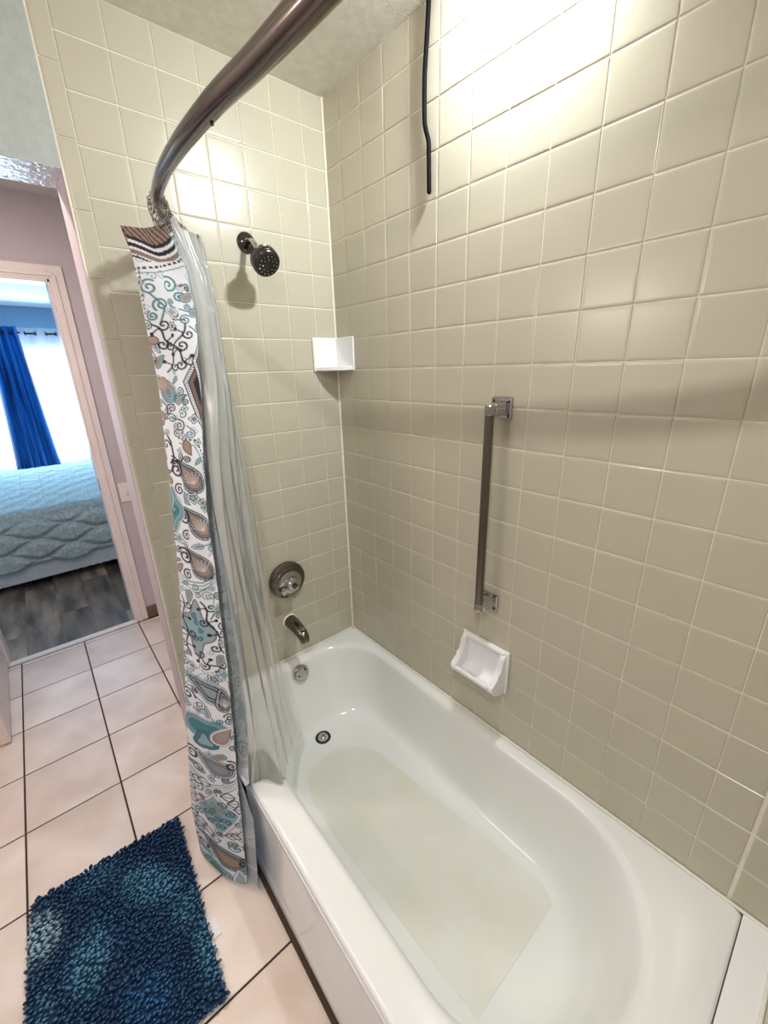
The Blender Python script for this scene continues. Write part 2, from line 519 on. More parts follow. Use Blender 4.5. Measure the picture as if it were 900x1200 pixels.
# ------------------------------------------------------------------ floor tiles
FP = 0.305
fx = [-1.049+FP*k for k in range(-3, 6)]
fy = [0.2185+FP*k for k in range(-9, 5)]
_ft = {}
def floor_tile(wd, ht):
    k = (round(wd, 4), round(ht, 4))
    if k not in _ft: _ft[k] = tile_mesh(k[0], k[1], 0.0028, 0.003, 'floor_tile', M_ftile)
    return _ft[k]
for i in range(len(fx)-1):
    for j in range(len(fy)):
        y0 = fy[j]; y1 = fy[j+1] if j+1 < len(fy) else 1.470
        y1 = min(y1, 1.470)
        x0, x1 = max(fx[i], -1.998), min(fx[i+1], 0.6)
        if y1-y0 < .02 or x1-x0 < .02: continue
        if y0 < 0.0 and x0 > -0.76: continue            # under the tub
        pieces = [(x0, x1, y0, y1)]
        if x1 > X_EDGE and y0 < 0.15:                   # tile cut by the wing wall or the tub
            xe = X_EDGE if y0 >= 0 else -0.757
            if y0 < 0 < y1: pieces = [(x0, min(x1, -0.757), y0, y1)]
            elif y0 >= 0: pieces = [(x0, x1, max(y0, .15), y1)] if x0 > X_EDGE-.1 and y1 > .17 else []
            else: pieces = [(x0, min(x1, -0.757), y0, y1)]
        for (a, b, c, d) in pieces:
            if b-a < .01 or d-c < .01: continue
            o = bpy.data.objects.new('floor_tile', floor_tile(b-a-.006, d-c-.006))
            COL.objects.link(o); o.parent = floor
            o.location = ((a+b)/2, (c+d)/2, -0.0028)

# ------------------------------------------------------------------ bathtub
tub = thing('bathtub', 'white enamel alcove bathtub with sloped basin against the long tiled wall', 'bathtub', (-0.37, -0.745, 0))
NA, NS = 14, 10
def rrect(x0, x1, y0, y1, rf, rn):
    """outline, counterclockwise: far corners radius rf (y1), near corners radius rn (y0)"""
    pts = []
    rn = min(rn, .485*(x1-x0)); rf = min(rf, .485*(x1-x0))
    cs = [((x1-rn, y0+rn), rn, -90), ((x1-rf, y1-rf), rf, 0), ((x0+rf, y1-rf), rf, 90), ((x0+rn, y0+rn), rn, 180)]
    ends = []
    for (cx, cy), r, a0 in cs:
        arc = [(cx+r*math.cos(math.radians(a0+90*t/NA)), cy+r*math.sin(math.radians(a0+90*t/NA))) for t in range(NA+1)]
        ends.append(arc)
    for k in range(4):
        pts += ends[k]
        p, q = ends[k][-1], ends[(k+1) % 4][0]
        for t in range(1, NS): pts.append((p[0]+(q[0]-p[0])*t/NS, p[1]+(q[1]-p[1])*t/NS))
    return pts
FX = -0.733
TE = -1.520           # near end of the tub
keys = [ # x0, x1, y0, y1, r_far, r_near, z
    (FX, -.003, TE, -.003, .010, .010, .340),
    (FX, -.003, TE, -.003, .010, .010, .360),
    (FX+.004, -.004, TE+.002, -.004, .012, .012, .3675),
    (FX+.012, -.006, TE+.008, -.006, .02, .02, .370),
    (-.664, -.020, -1.440, -.028, .20, .315, .370),
    (-.650, -.030, -1.428, -.036, .20, .305, .3685),
    (-.641, -.040, -1.416, -.046, .20, .295, .362),
    (-.634, -.046, -1.402, -.055, .20, .29, .345),
    (-.626, -.052, -1.375, -.072, .20, .28, .270),
    (-.612, -.058, -1.345, -.098, .20, .27, .180),
    (-.598, -.065, -1.315, -.120, .19, .26, .120),
    (-.582, -.075, -1.290, -.142, .18, .25, .085),
    (-.562, -.088, -1.265, -.166, .17, .24, .069),
    (-.540, -.102, -1.235, -.200, .16, .21, .063),
    (-.500, -.135, -1.160, -.27, .12, .16, .0618),
]
kA = np.array(keys)
ks = np.vstack([kA[:5], catmull(kA[4:], 4)[1:]])
# keep the flat rim flat
verts, faces = [], []
for k in ks:
    for (x, y) in rrect(*k[:6]): verts.append((x, y, min(k[6], RIM)))
n = len(verts)//len(ks)
for i in range(len(ks)-1):
    for k in range(n):
        faces.append((i*n+k, i*n+(k+1) % n, (i+1)*n+(k+1) % n, (i+1)*n+k))
faces.append(tuple((len(ks)-1)*n+k for k in range(n)))
basin = py_obj('basin', verts, faces, M_tub, tub, True)
# apron: lip, recessed panel, foot
prof = [(FX, .352), (FX, .335), (FX+.003, .328), (FX+.010, .322), (FX+.010, .318), (FX+.004, .30), (FX-.008, .06), (FX-.013, .045), (FX-.016, .02), (FX-.016, .0)]
verts = [(x, y, z) for y in (TE+.002, -.002) for x, z in prof]
m_ = len(prof)
ap = py_obj('apron', verts, [(i, i+1, m_+i+1, m_+i) for i in range(m_-1)], M_tub, tub, True)
sm = ap.modifiers.new('thickness', 'SOLIDIFY'); sm.thickness = 0.004; sm.offset = 0
# non slip floor panel
bm = bmesh.new()
out = []
far = catmull([(-.205, -.41), (-.27, -.330), (-.36, -.296), (-.43, -.302), (-.49, -.345), (-.518, -.44)], 4)
outl = [(-.108, -1.166)]+[tuple(p) for p in far]+[(-.524, -.60), (-.497, -1.162)]
zt = .0640
top = [bm.verts.new((x, y, zt)) for x, y in outl]
bot = [bm.verts.new((x-(x+.33)*-.006, y, zt-.004)) for x, y in outl]
bm.faces.new(top)
for i in range(len(top)): bm.faces.new((top[i], top[(i+1) % len(top)], bot[(i+1) % len(top)], bot[i]))
tag(bm_obj('nonslip_panel', bm, M_nonslip, tub), 'matte greyish non-slip panel with faint yellow stains')
# overflow plate on the far slope
ov = lathe('overflow_plate', [(0, .012), (.02, .012), (.028, .011), (.034, .008), (.036, .004), (.036, -.004)], (-0.338, -0.068, .322), (0, -1, .28), M_chrome, tub, 32)
tag(ov, 'round chrome overflow plate with two screws')
axv = Vector((0, -1, .28)).normalized()
for dx, dz in ((-.017, -.004), (.017, .012)):
    lathe('screw', [(0.0045, 0), (0.0045, .002), (0, .0024)], Vector((-0.338+dx, -0.068+.28*dz, .322+dz))+axv*.0115, axv, M_dark, ov, 12)
# drain
dr = lathe('drain', [(0.0, -.006), (.020, -.006), (.022, .001), (.030, .003), (.033, .0015), (.034, -.002)], (-0.335, -0.207, .064), (0, 0, 1), M_dark, tub, 28)
tag(dr, 'dark drain ring with chrome stopper')
lathe('stopper', [(.017, -.004), (.018, .006), (.014, .010), (.006, .011), (.006, .016), (.005, .020), (0, .021)], (-0.335, -0.205, .064), (0, 0, 1), M_chrome, dr, 24)
settle(tub)
tag(box('apron_seam', -0.764, FX-.014, TE, 0.0, -0.001, 0.011, M_seam, tub, .003), 'dark brown caulk seam at the foot of the tub')
settle(tub)

struct(box('trim_4', -.749, -.002, Y_END+.003, TE-.0012, 0, RIM+.0005, M_ceramic, bev=.0015), 'white ledge between the near end of the tub and the wall', 'ledge')
# white caulk line tub to wall
struct(sweep('trim_3', [(-.73, -.003, RIM+.002), (-.006, -.003, RIM+.002), (-.003, -.006, RIM+.002), (-.003, Y_END+.006, RIM+.002), (-.006, Y_END+.003, RIM+.002), (-.73, Y_END+.003, RIM+.002)], .0045, M_caulk, n=8),
       'white caulk line between the bathtub rim and the tiles', 'caulk')

# ------------------------------------------------------------------ shower fittings on the back wall
sh = thing('wall_shower', 'chrome shower head with black nozzle face on a short bent arm', 'shower head', (-0.327, 0, 1.974))
lathe('flange', [(.031, 0), (.031, .003), (.027, .008), (.016, .013), (.011, .015), (.011, .018)], (-0.327, 0, 1.974), (0, -1, 0), M_dkmetal, sh)
arm = catmull([(-.327, .0, 1.974), (-.327, -.030, 1.973), (-.327, -.055, 1.962), (-.328, -.085, 1.932)], 6)
sweep('arm', arm, .0088, M_chrome, sh)
hd = Vector((.02, -.74, -.67)).normalized()
HS = 1.22
base = Vector((-.328, -.080, 1.937))
lathe('head_body', [(r_*HS, h_) for r_, h_ in [(.010, 0), (.013, .004), (.014, .012), (.013, .016), (.019, .020), (.026, .028), (.0335, .036), (.035, .041), (.0335, .0435),
      (.035, .046), (.0355, .058), (.034, .0605), (.035, .063), (.0345, .067), (.031, .072), (.0285, .073)]], base, hd, M_dkmetal, sh, 36)
face = lathe('nozzle_face', [(.0285*HS, 0), (.0285*HS, .002), (.024*HS, .0035), (.011*HS, .002), (.010*HS, -.002), (0, -.002)], base+hd*.0725, hd, M_dark, sh, 32)
side = hd.orthogonal().normalized(); side2 = hd.cross(side)
bm = bmesh.new()
for ring, cnt in ((.0275, 14), (.018, 8)):
    for k in range(cnt):
        a = 2*math.pi*k/cnt
        c = base+hd*.0755+(side*math.cos(a)+side2*math.sin(a))*ring
        r = bmesh.ops.create_icosphere(bm, subdivisions=1, radius=.0026)
        bmesh.ops.translate(bm, verts=r['verts'], vec=c)
nz = bm_obj('nozzles', bm, M_chrome, face, True)
settle(sh)

va = thing('shower_valve', 'round chrome mixer valve with lever knob above the tub spout', 'valve', (-0.326, 0, .757))
lathe('escutcheon', [(.078, 0), (.080, .006), (.078, .016), (.070, .022), (.058, .025), (.056, .029), (.05, .031), (.034, .034), (.034, .036)], (-.324, 0, .755), (0, -1, 0), M_nickel, va, 48)
kn = lathe('dial', [(.052, .026), (.052, .030), (.047, .034), (.040, .036), (.030, .040), (.028, .062), (.024, .067), (.014, .068), (.013, .066), (0, .066)], (-.322, 0, .750), (0, -1, 0), M_chrome, va, 40)
lathe('cap', [(.011, .064), (.011, .070), (.008, .072), (0, .072)], (-.322, 0, .750), (0, -1, 0), M_dkmetal, kn, 20)
bm = bmesh.new()
add_box(bm, -.012, .012, -.060, -.034, .012, .058, .005, 2)
o = bm_obj('lever', bm, M_chrome, va, True)
o.rotation_euler = (0, math.radians(-118), 0); o.location = (-.322, 0, .750); sharp(o)
o = None
settle(va)

sp = thing('tub_spout', 'chrome tub spout with diverter knob below the mixer valve', 'spout', (-.33, 0, .55))
lathe('caulk_ring', [(.034, 0), (.034, .003), (.031, .006), (.026, .006)], (-.329, 0, .553), (0, -1, 0), M_caulk, sp)
spp = catmull([(-.329, -.002, .553), (-.329, -.045, .551), (-.329, -.085, .544), (-.329, -.112, .532), (-.329, -.124, .510)], 6)
sweep('spout_body', spp, np.interp(np.linspace(0, 1, len(spp)), [0, .5, .8, 1], [.029, .0255, .022, .018]), M_nickel, sp, 24)
lathe('diverter', [(.004, 0), (.004, .016), (.008, .018), (.009, .024), (.006, .028), (0, .028)], (-.329, -.108, .545), (0, -.25, 1), M_chrome, sp, 16)
settle(sp)

# ------------------------------------------------------------------ corner shelf
cs = thing('corner_shelf', 'small white ceramic corner shelf where the two tiled walls meet', 'shelf', (0, 0, 1.586))
bm = bmesh.new()
def plate(bm, pts, z0, z1, bev):
    lo = [bm.verts.new((x, y, z0)) for x, y in pts]; hi = [bm.verts.new((x, y, z1)) for x, y in pts]
    n = len(pts)
    fs = [bm.faces.new(lo[::-1]), bm.faces.new(hi)]
    for i in range(n): fs.append(bm.faces.new((lo[i], lo[(i+1) % n], hi[(i+1) % n], hi[i])))
    es = list({e for f in fs for e in f.edges})
    bmesh.ops.bevel(bm, geom=es, offset=bev, segments=2, profile=.6, affect='EDGES')
arc = [(-.108+.0, -.006)]
for t in np.linspace(0, 1, 9)[1:-1]:
    p = np.array((-.108, -.006))*(1-t)+np.array((-.006, -.115))*t
    bulge = .012*math.sin(math.pi*t)
    arc.append((p[0]-bulge*.73, p[1]-bulge*.68))
arc.append((-.006, -.115))
plate(bm, [(-.001, -.001)]+[(-.108, -.001)]+arc+[(-.001, -.115)], 1.578, 1.591, .003)
bm_obj('shelf_base', bm, M_ceramic, cs, True)
box('side_plate', -.112, -.001, -.0085, -.0005, 1.576, 1.697, M_ceramic, cs, .003)
box('side_plate', -.0085, -.0005, -.119, -.001, 1.576, 1.697, M_ceramic, cs, .003)
for o in cs.children: sharp(o, 60)
settle(cs)

# ------------------------------------------------------------------ grab bar
gb = thing('grab_bar', 'vertical steel grab bar with two square chrome mounts on the long wall', 'grab bar', (0, -.783, 1.17))
for zc, s in ((1.469, 1), (.868, -1)):
    mt = box('mount', -.008, -.0005, -.815, -.750, zc-.029, zc+.029, M_chrome, gb, .004, 2)
    bm = bmesh.new()
    add_box(bm, -.052, -.006, -.806, -.762, zc-.020, zc+.020)
    for v in bm.verts:
        if v.co.x < -.03:
            v.co.y = -.784+(v.co.y+.784)*.62; v.co.z = zc+(v.co.z-zc)*.62
    bmesh.ops.bevel(bm, geom=list(bm.edges), offset=.004, segments=2, profile=.6, affect='EDGES')
    bm_obj('bracket', bm, M_chrome, mt, True)
    lathe('collar', [(.0, -.014), (.0135, -.014), (.0145, -.012), (.0145, .010), (.0125, .012), (.0, .012)], (-.060, -.784, zc), (0, 0, s), M_chrome, mt, 24)
    for dy in (-.024, .024):
        lathe('screw', [(.003, 0), (.003, .0015), (0, .002)], (-.008, -.7825+dy, zc+.018*s), (-1, 0, 0), M_dark, mt, 10)
# fluted bar
nb = 32
vv = []
for z in (.868, 1.469):
    for k in range(nb):
        a = 2*math.pi*k/nb
        r = .0118+.0008*math.cos(a*8)
        vv.append((-.060+r*math.cos(a), -.784+r*math.sin(a), z))
tag(py_obj('bar', vv, [(k, (k+1) % nb, nb+(k+1) % nb, nb+k) for k in range(nb)], M_nickel, gb, True), 'dark fluted steel bar')
settle(gb)

# ------------------------------------------------------------------ soap dish
sd = thing('soap_dish', 'white ceramic soap dish fixed low on the long wall above the tub rim', 'soap dish', (0, -.785, .64))
ya, yb = -.868, -.697
box('back_plate', -.012, -.0005, ya-.006, yb+.006, .555, .716, M_ceramic, sd, .005, 3, True)
# scooped bowl: profile in (x, z), from the top lip down the back, across the floor to the front lip, then under
ip = catmull([(-.016, .708), (-.013, .68), (-.014, .64), (-.020, .608), (-.038, .594), (-.060, .598), (-.074, .612)], 4)
op = catmull([(-.082, .608), (-.074, .590), (-.050, .572), (-.020, .562), (-.008, .558)], 4)
loop = [tuple(p) for p in ip]+[tuple(p) for p in op]
bm = bmesh.new()
ys = [ya+.018, yb-.018]
rows = [[bm.verts.new((x, y, z)) for x, z in loop] for y in ys]
nl = len(loop)
for i in range(nl-1): bm.faces.new((rows[0][i], rows[0][i+1], rows[1][i+1], rows[1][i]))
bm_obj('bowl', bm, M_ceramic, sd, True)
# side cheeks with concave front
cheek = [tuple(p) for p in catmull([(-.012, .712), (-.028, .700), (-.034, .672), (-.046, .645), (-.066, .628), (-.084, .616)], 3)]
cheek += [tuple(p) for p in catmull([(-.084, .604), (-.074, .588), (-.050, .570), (-.010, .556)], 3)]
cheek += [(-.002, .556), (-.002, .712)]
for y0, y1 in ((ya, ya+.020), (yb-.020, yb)):
    bm = bmesh.new()
    lo = [bm.verts.new((x, y0, z)) for x, z in cheek]; hi = [bm.verts.new((x, y1, z)) for x, z in cheek]
    n = len(cheek)
    fs = [bm.faces.new(lo), bm.faces.new(hi[::-1])]
    for i in range(n): fs.append(bm.faces.new((lo[i], hi[i], hi[(i+1) % n], lo[(i+1) % n])))
    es = [e for e in bm.edges if abs(e.verts[0].co.y-e.verts[1].co.y) < 1e-6]
    bmesh.ops.bevel(bm, geom=es, offset=.006, segments=3, profile=.5, affect='EDGES')
    sharp(bm_obj('side_wall', bm, M_ceramic, sd, True), 50)
bm = bmesh.new()
add_box(bm, -.022, -.002, ya+.004, yb-.004, .700, .717, .006, 3)
bm_obj('top_lip', bm, M_ceramic, sd, True)
settle(sd)

# ------------------------------------------------------------------ curtain rod, rings
rodp = catmull([(-.497, 0, 1.95), (-.520, -.035, 1.95), (-.589, -.125, 1.95), (-.655, -.27, 1.95), (-.682, -.42, 1.95), (-.689, -.567, 1.95),
                (-.684, -.721, 1.95), (-.672, -.841, 1.95), (-.664, -.95, 1.95), (-.655, -1.08, 1.95), (-.64, -1.2, 1.95), (-.605, -1.38, 1.95), (-.53, -1.52, 1.95), (-.49, -1.581, 1.95)], 8)
rad = np.interp(-rodp[:, 1], [0, .35, .6, .95, 1.49], [.0115, .0125, .0155, .0175, .0175])
rod = thing('shower_curtain_rod', 'curved chrome shower curtain rod arching overhead from the tiled wall', 'curtain rod', (-.497, 0, 1.95))
M_rod = material('rod_steel', (132, 124, 118), rough=0.16, metal=1.0, noise=0.10, nscale=12)
sweep('tube', rodp, rad, M_rod, rod, 28)
lathe('end_flange', [(.026, 0), (.026, .004), (.016, .012), (.014, .02)], (-.497, 0, 1.95), (0, -1, 0), M_chrome, rod)
lathe('end_flange', [(.026, 0), (.026, .004), (.018, .012), (.018, .02)], (-.49, Y_END, 1.95), (0, 1, 0), M_chrome, rod)
lathe('set_screw', [(.003, 0), (.003, .003), (0, .0035)], (-.682, -.70, 1.9345), (.3, 0, -1), M_dark, rod, 10)
settle(rod)

def ring_parts():
    """roller ring: a wire pear loop with small beads over the rod (local: rod along y)"""
    loop = []
    for k in range(28):
        a = 2*math.pi*k/28
        loop.append((.0215*math.sin(a), 0, -.010+(.030 if math.cos(a) > 0 else .026)*math.cos(a)))
    loop.append(loop[0])
    bm = bmesh.new()
    for k in range(6):
        a = math.radians(-62+k*25)
        r = bmesh.ops.create_icosphere(bm, subdivisions=2, radius=.0042)
        bmesh.ops.translate(bm, verts=r['verts'], vec=(.0215*math.sin(a), 0, -.010+.030*math.cos(a)))
    return loop, bm
loop, beadbm = ring_parts()
r0 = thing('curtain_ring', 'small chrome beaded curtain ring bunched on the rod by the wall', 'curtain ring', (0, 0, 0), 'beaded curtain rings bunched on the rod')
wire = sweep('wire_loop', loop, .0013, M_chrome, r0, 6, False)
beads = bm_obj('beads', beadbm, M_chrome, r0, True)
NR = 12
rl = np.cumsum(np.r_[0, np.linalg.norm(np.diff(rodp, axis=0), axis=1)])
for k in range(NR):
    s = 0.085+0.0215*k
    p = np.array([np.interp(s, rl, rodp[:, i]) for i in range(3)])
    q = np.array([np.interp(s+.01, rl, rodp[:, i]) for i in range(3)])
    t = q-p
    if k == 0: r = r0
    else:
        r = r0.copy(); COL.objects.link(r)
        for ch in (wire, beads):
            c = ch.copy(); COL.objects.link(c); c.parent = r
    r.location = p
    r.rotation_euler = (random.uniform(-.25, .25), random.uniform(-.35, .35), math.atan2(t[1], t[0])-math.pi/2+random.uniform(-.3, .3))

# ------------------------------------------------------------------ shower curtain with printed paisley
LEFT = [(-.720, -.170, 1.915), (-.708, -.174, 1.856), (-.709, -.182, 1.761), (-.712, -.199, 1.556), (-.733, -.215, 1.332), (-.759, -.232, 1.086),
        (-.792, -.248, .819), (-.839, -.265, .532), (-.882, -.281, .208), (-.887, -.29, .015)]
RIGHT = [(-.640, -.240, 1.915), (-.614, -.253, 1.835), (-.609, -.269, 1.738), (-.632, -.297, 1.554), (-.669, -.326, 1.362), (-.686, -.345, 1.227),
         (-.706, -.376, .987), (-.728, -.408, .727), (-.760, -.440, .443), (-.790, -.471, .133), (-.803, -.480, .015)]
SEC = [(-.575, -.200, 1.915), (-.583, -.229, 1.765), (-.606, -.271, 1.552), (-.640, -.313, 1.331), (-.662, -.355, 1.096), (-.676, -.397, .84),
       (-.702, -.445, .568), (-.738, -.475, .42), (-.752, -.495, .29), (-.781, -.520, .015)]
NZ = 900
segs = [16, 78, 26, 34, 22, 26, 18]
zrow = np.linspace(1.915, .018, NZ)
seg_u = [.05, .125, .08, .09, .07, .08, .05]   # nominal cloth width per segment
allv = np.zeros((NZ, sum(segs)+1, 3))
U = []
for si, n_ in enumerate(segs):
    base_u = sum(seg_u[:si])-.05
    U += list(base_u+seg_u[si]*np.arange(n_)/n_)
U.append(sum(seg_u)-.05)
U = np.array(U)
for i, z in enumerate(zrow):
    lx, ly = interp(LEFT, z); rx, ry = interp(RIGHT, z); sx, sy = interp(SEC, z)
    cl = min(1, max(0, (z-.40)/.15)); sx += .014*cl; sy += .052*cl
    fold = min(1, max(0, (1.915-z)/.5))
    wob = .006*math.sin(z*5.1)
    mx = (lx*.45+rx*.55); my = (ly*.45+ry*.55)
    dn = Vector((ry-ly, -(rx-lx))); dn.normalize()
    bul = .004+.014*fold
    C = [(lx+.050, ly+.050), (lx, ly), (mx+dn.x*bul, my+dn.y*bul), (rx, ry),
         (rx-.004+.3*(sx-rx), ry+.075), (sx, sy), (sx-.020, sy+.090), (sx+.006, sy+.050+wob), (sx-.010, sy+.120)]
    C = np.array(C)
    # main panel spans two spline pieces (C1..C2..C3)
    pts = []
    Q = np.vstack([2*C[0]-C[1], C, 2*C[-1]-C[-2]])
    counts = [segs[0], segs[1]//2, segs[1]-segs[1]//2, *segs[2:]]
    for s_ in range(len(C)-1):
        p0, p1, p2, p3 = Q[s_:s_+4]
        t = (np.arange(counts[s_])/counts[s_])[:, None]
        # tight (low tension) spline keeps the folds crisp
        k_ = .28
        m1, m2 = k_*(p2-p0), k_*(p3-p1)
        h = (2*t**3-3*t**2+1)*p1+(t**3-2*t**2+t)*m1+(-2*t**3+3*t**2)*p2+(t**3-t**2)*m2
        pts.append(h)
    pts.append(C[-1:])
    pp = np.vstack(pts)
    allv[i, :, :2] = pp
    allv[i, :, 2] = z
rip = .0022*np.sin(allv[:, :, 2]*23+U[None, :]*40)+.0015*np.sin(allv[:, :, 2]*61-U[None, :]*90)
allv[:, :, 1] += rip
nc = allv.shape[1]
# keep the lower cloth outside the tub apron
lowm = allv[:, :, 2] < .40
allv[:, :, 0] = np.where(lowm, np.minimum(allv[:, :, 0], -.753), allv[:, :, 0])
# scalloped, slightly uneven hem and top edge
hemw = np.clip((.25-allv[:, :, 2])/.25, 0, 1)
allv[:, :, 2] += hemw*(.006*np.sin(U[None, :]*55))
tp = np.clip((allv[:, :, 2]-1.75)/.165, 0, 1)
allv[:, :, 2] += tp*.004*np.cos((U[None, :])*48)

# --- printed pattern rasterised into a colour attribute on the cloth's own (u, v)
UU, VV = np.meshgrid(U, zrow)
WHITE = np.array(s2l((226, 232, 236))); BLACK = np.array(s2l((24, 26, 40))); TEAL = np.array(s2l((70, 128, 138)))
DTEAL = np.array(s2l((44, 92, 104))); TAN = np.array(s2l((160, 138, 122))); GREY = np.array(s2l((150, 160, 168))); LTEAL = np.array(s2l((140, 176, 184)))
IMG = np.tile(WHITE, (NZ, nc, 1)).astype(float)
AA = .0012
def win(u0, u1, v0, v1):
    r0_ = np.searchsorted(-zrow, -v1); r1_ = np.searchsorted(-zrow, -v0)
    c0_ = np.searchsorted(U, u0); c1_ = np.searchsorted(U, u1)
    return slice(max(r0_-1, 0), min(r1_+1, NZ)), slice(max(c0_-1, 0), min(c1_+1, nc))
def put(rs, cs_, a, col):
    IMG[rs, cs_] = IMG[rs, cs_]*(1-a[..., None])+np.asarray(col)*a[..., None]
def dist_poly(pl, rs, cs_):
    X, Y = UU[rs, cs_], VV[rs, cs_]
    best = np.full(X.shape, 9.0)
    arc_ = np.zeros(X.shape); L = 0
    for (a, b) in zip(pl[:-1], pl[1:]):
        d = np.array(b)-np.array(a); l2 = d@d+1e-12
        t = np.clip(((X-a[0])*d[0]+(Y-a[1])*d[1])/l2, 0, 1)
        dd = np.hypot(X-a[0]-t*d[0], Y-a[1]-t*d[1])
        m_ = dd < best
        best = np.where(m_, dd, best); arc_ = np.where(m_, L+t*math.sqrt(l2), arc_)
        L += math.sqrt(l2)
    return best, arc_
def stroke(pl, wd_, col, dash=None):
    pl = np.array(pl); pad = wd_+.003
    rs, cs_ = win(pl[:, 0].min()-pad, pl[:, 0].max()+pad, pl[:, 1].min()-pad, pl[:, 1].max()+pad)
    if UU[rs, cs_].size == 0: return
    d, s = dist_poly(pl, rs, cs_)
    a = np.clip((wd_/2-d)/AA+.5, 0, 1)
    if dash: a = a*(np.mod(s, dash) < dash*.62)
    put(rs, cs_, a, col)
def inside(pl, rs, cs_):
    X, Y = UU[rs, cs_], VV[rs, cs_]
    r = np.zeros(X.shape, bool)
    for (a, b) in zip(pl, np.roll(pl, -1, axis=0)):
        c = ((a[1] > Y) != (b[1] > Y)) & (X < (b[0]-a[0])*(Y-a[1])/(b[1]-a[1]+1e-12)+a[0])
        r ^= c
    return r
def spiral(cx, cy, r, turns, a0, sgn=1, col=BLACK, wd_=.0030, tail=None):
    t = np.linspace(0, 1, 40)
    a = a0+sgn*turns*2*math.pi*t
    rr = r*(1-.86*t)
    pl = np.stack([cx+rr*np.cos(a), cy+rr*np.sin(a)], 1)
    if tail is not None: pl = np.vstack([np.array(tail), pl])
    stroke(pl, wd_, col)
def bands(pl, spec, dots=None):
    """concentric bands by distance inside the closed outline; spec: list of (depth, colour)"""
    pl = np.array(pl)
    rs, cs_ = win(pl[:, 0].min()-.012, pl[:, 0].max()+.012, pl[:, 1].min()-.012, pl[:, 1].max()+.012)
    if UU[rs, cs_].size == 0: return
    d, s = dist_poly(np.vstack([pl, pl[:1]]), rs, cs_)
    ins = inside(pl, rs, cs_)
    for dep, col in spec:
        put(rs, cs_, np.clip((d-dep)/AA+.5, 0, 1)*ins, col)
    if dots:
        dep, sz, col = dots
        ph = np.mod(s, sz*1.9)-sz*.95
        a = np.clip((sz/2-np.hypot(ph, (d-dep)))/AA+.5, 0, 1)*ins
        put(rs, cs_, a, col)
def paisley(cx, cy, L, ang, spec, dots=None, flip=1, rays=None):
    t = np.linspace(0, 2*math.pi, 48, endpoint=False)
    x = np.cos(t)*.5; y = np.sin(t)*(.36*(1-.62*(x+.5)))*flip
    y = y+flip*.34*np.clip(x+.1, 0, 1)**1.6
    pl = np.stack([x, y], 1)*L
    c, s = math.cos(ang), math.sin(ang)
    pl = pl@np.array([[c, s], [-s, c]])+np.array([cx, cy])
    bands(pl, spec, dots)
    if rays is not None:
        o = np.array([cx, cy])-np.array([c, s])*L*.25
        for k in range(7):
            a = ang+(-.9+.3*k)
            stroke([o, o+np.array([math.cos(a), math.sin(a)])*L*.30], .0014, rays)
def lobed(cx, cy, r, n_, amp, spec, ph=0, dots=None, sy_=1.0):
    t = np.linspace(0, 2*math.pi, 72, endpoint=False)
    rr = r*(1+amp*np.cos(n_*t+ph))
    bands(np.stack([cx+rr*np.cos(t), cy+rr*np.sin(t)*sy_], 1), spec, dots)
def vine(x0, y0, x1, y1, col=BLACK, k=3, r=.012, wd_=.0030):
    t = np.linspace(0, 1, 30)
    p = np.array([x0, y0]); q = np.array([x1, y1]); d = q-p
    nrm = np.array([-d[1], d[0]])/np.linalg.norm(d)
    pl = p+np.outer(t, d)+np.outer(.35*r*np.sin(t*math.pi*k), nrm)
    stroke(pl, wd_, col)
    for j in range(k):
        c = p+d*(j+.5)/k; sg = 1 if j % 2 == 0 else -1
        cc = c+nrm*sg*r*.95
        spiral(cc[0], cc[1], r*.75, 1.2, math.atan2(*(c-cc)[::-1]), sg, col, wd_)
        e = c-nrm*sg*r*.9
        stroke([c, e], wd_*.8, col)
        stroke([e, e+.0001], wd_*2.4, col)

S_BLK = [(0, BLACK), (.0022, WHITE), (.0045, BLACK), (.0075, GREY), (.0105, BLACK), (.0125, TAN)]
S_TEAL = [(0, DTEAL), (.0018, WHITE), (.0042, TEAL), (.0075, LTEAL), (.0105, DTEAL), (.0125, LTEAL), (.017, TEAL)]
S_SHELL = [(0, BLACK), (.003, WHITE), (.0058, BLACK), (.0095, GREY), (.0118, BLACK), (.0138, TAN)]
S_GREY = [(0, GREY), (.002, WHITE), (.005, GREY), (.008, LTEAL)]
W = .125
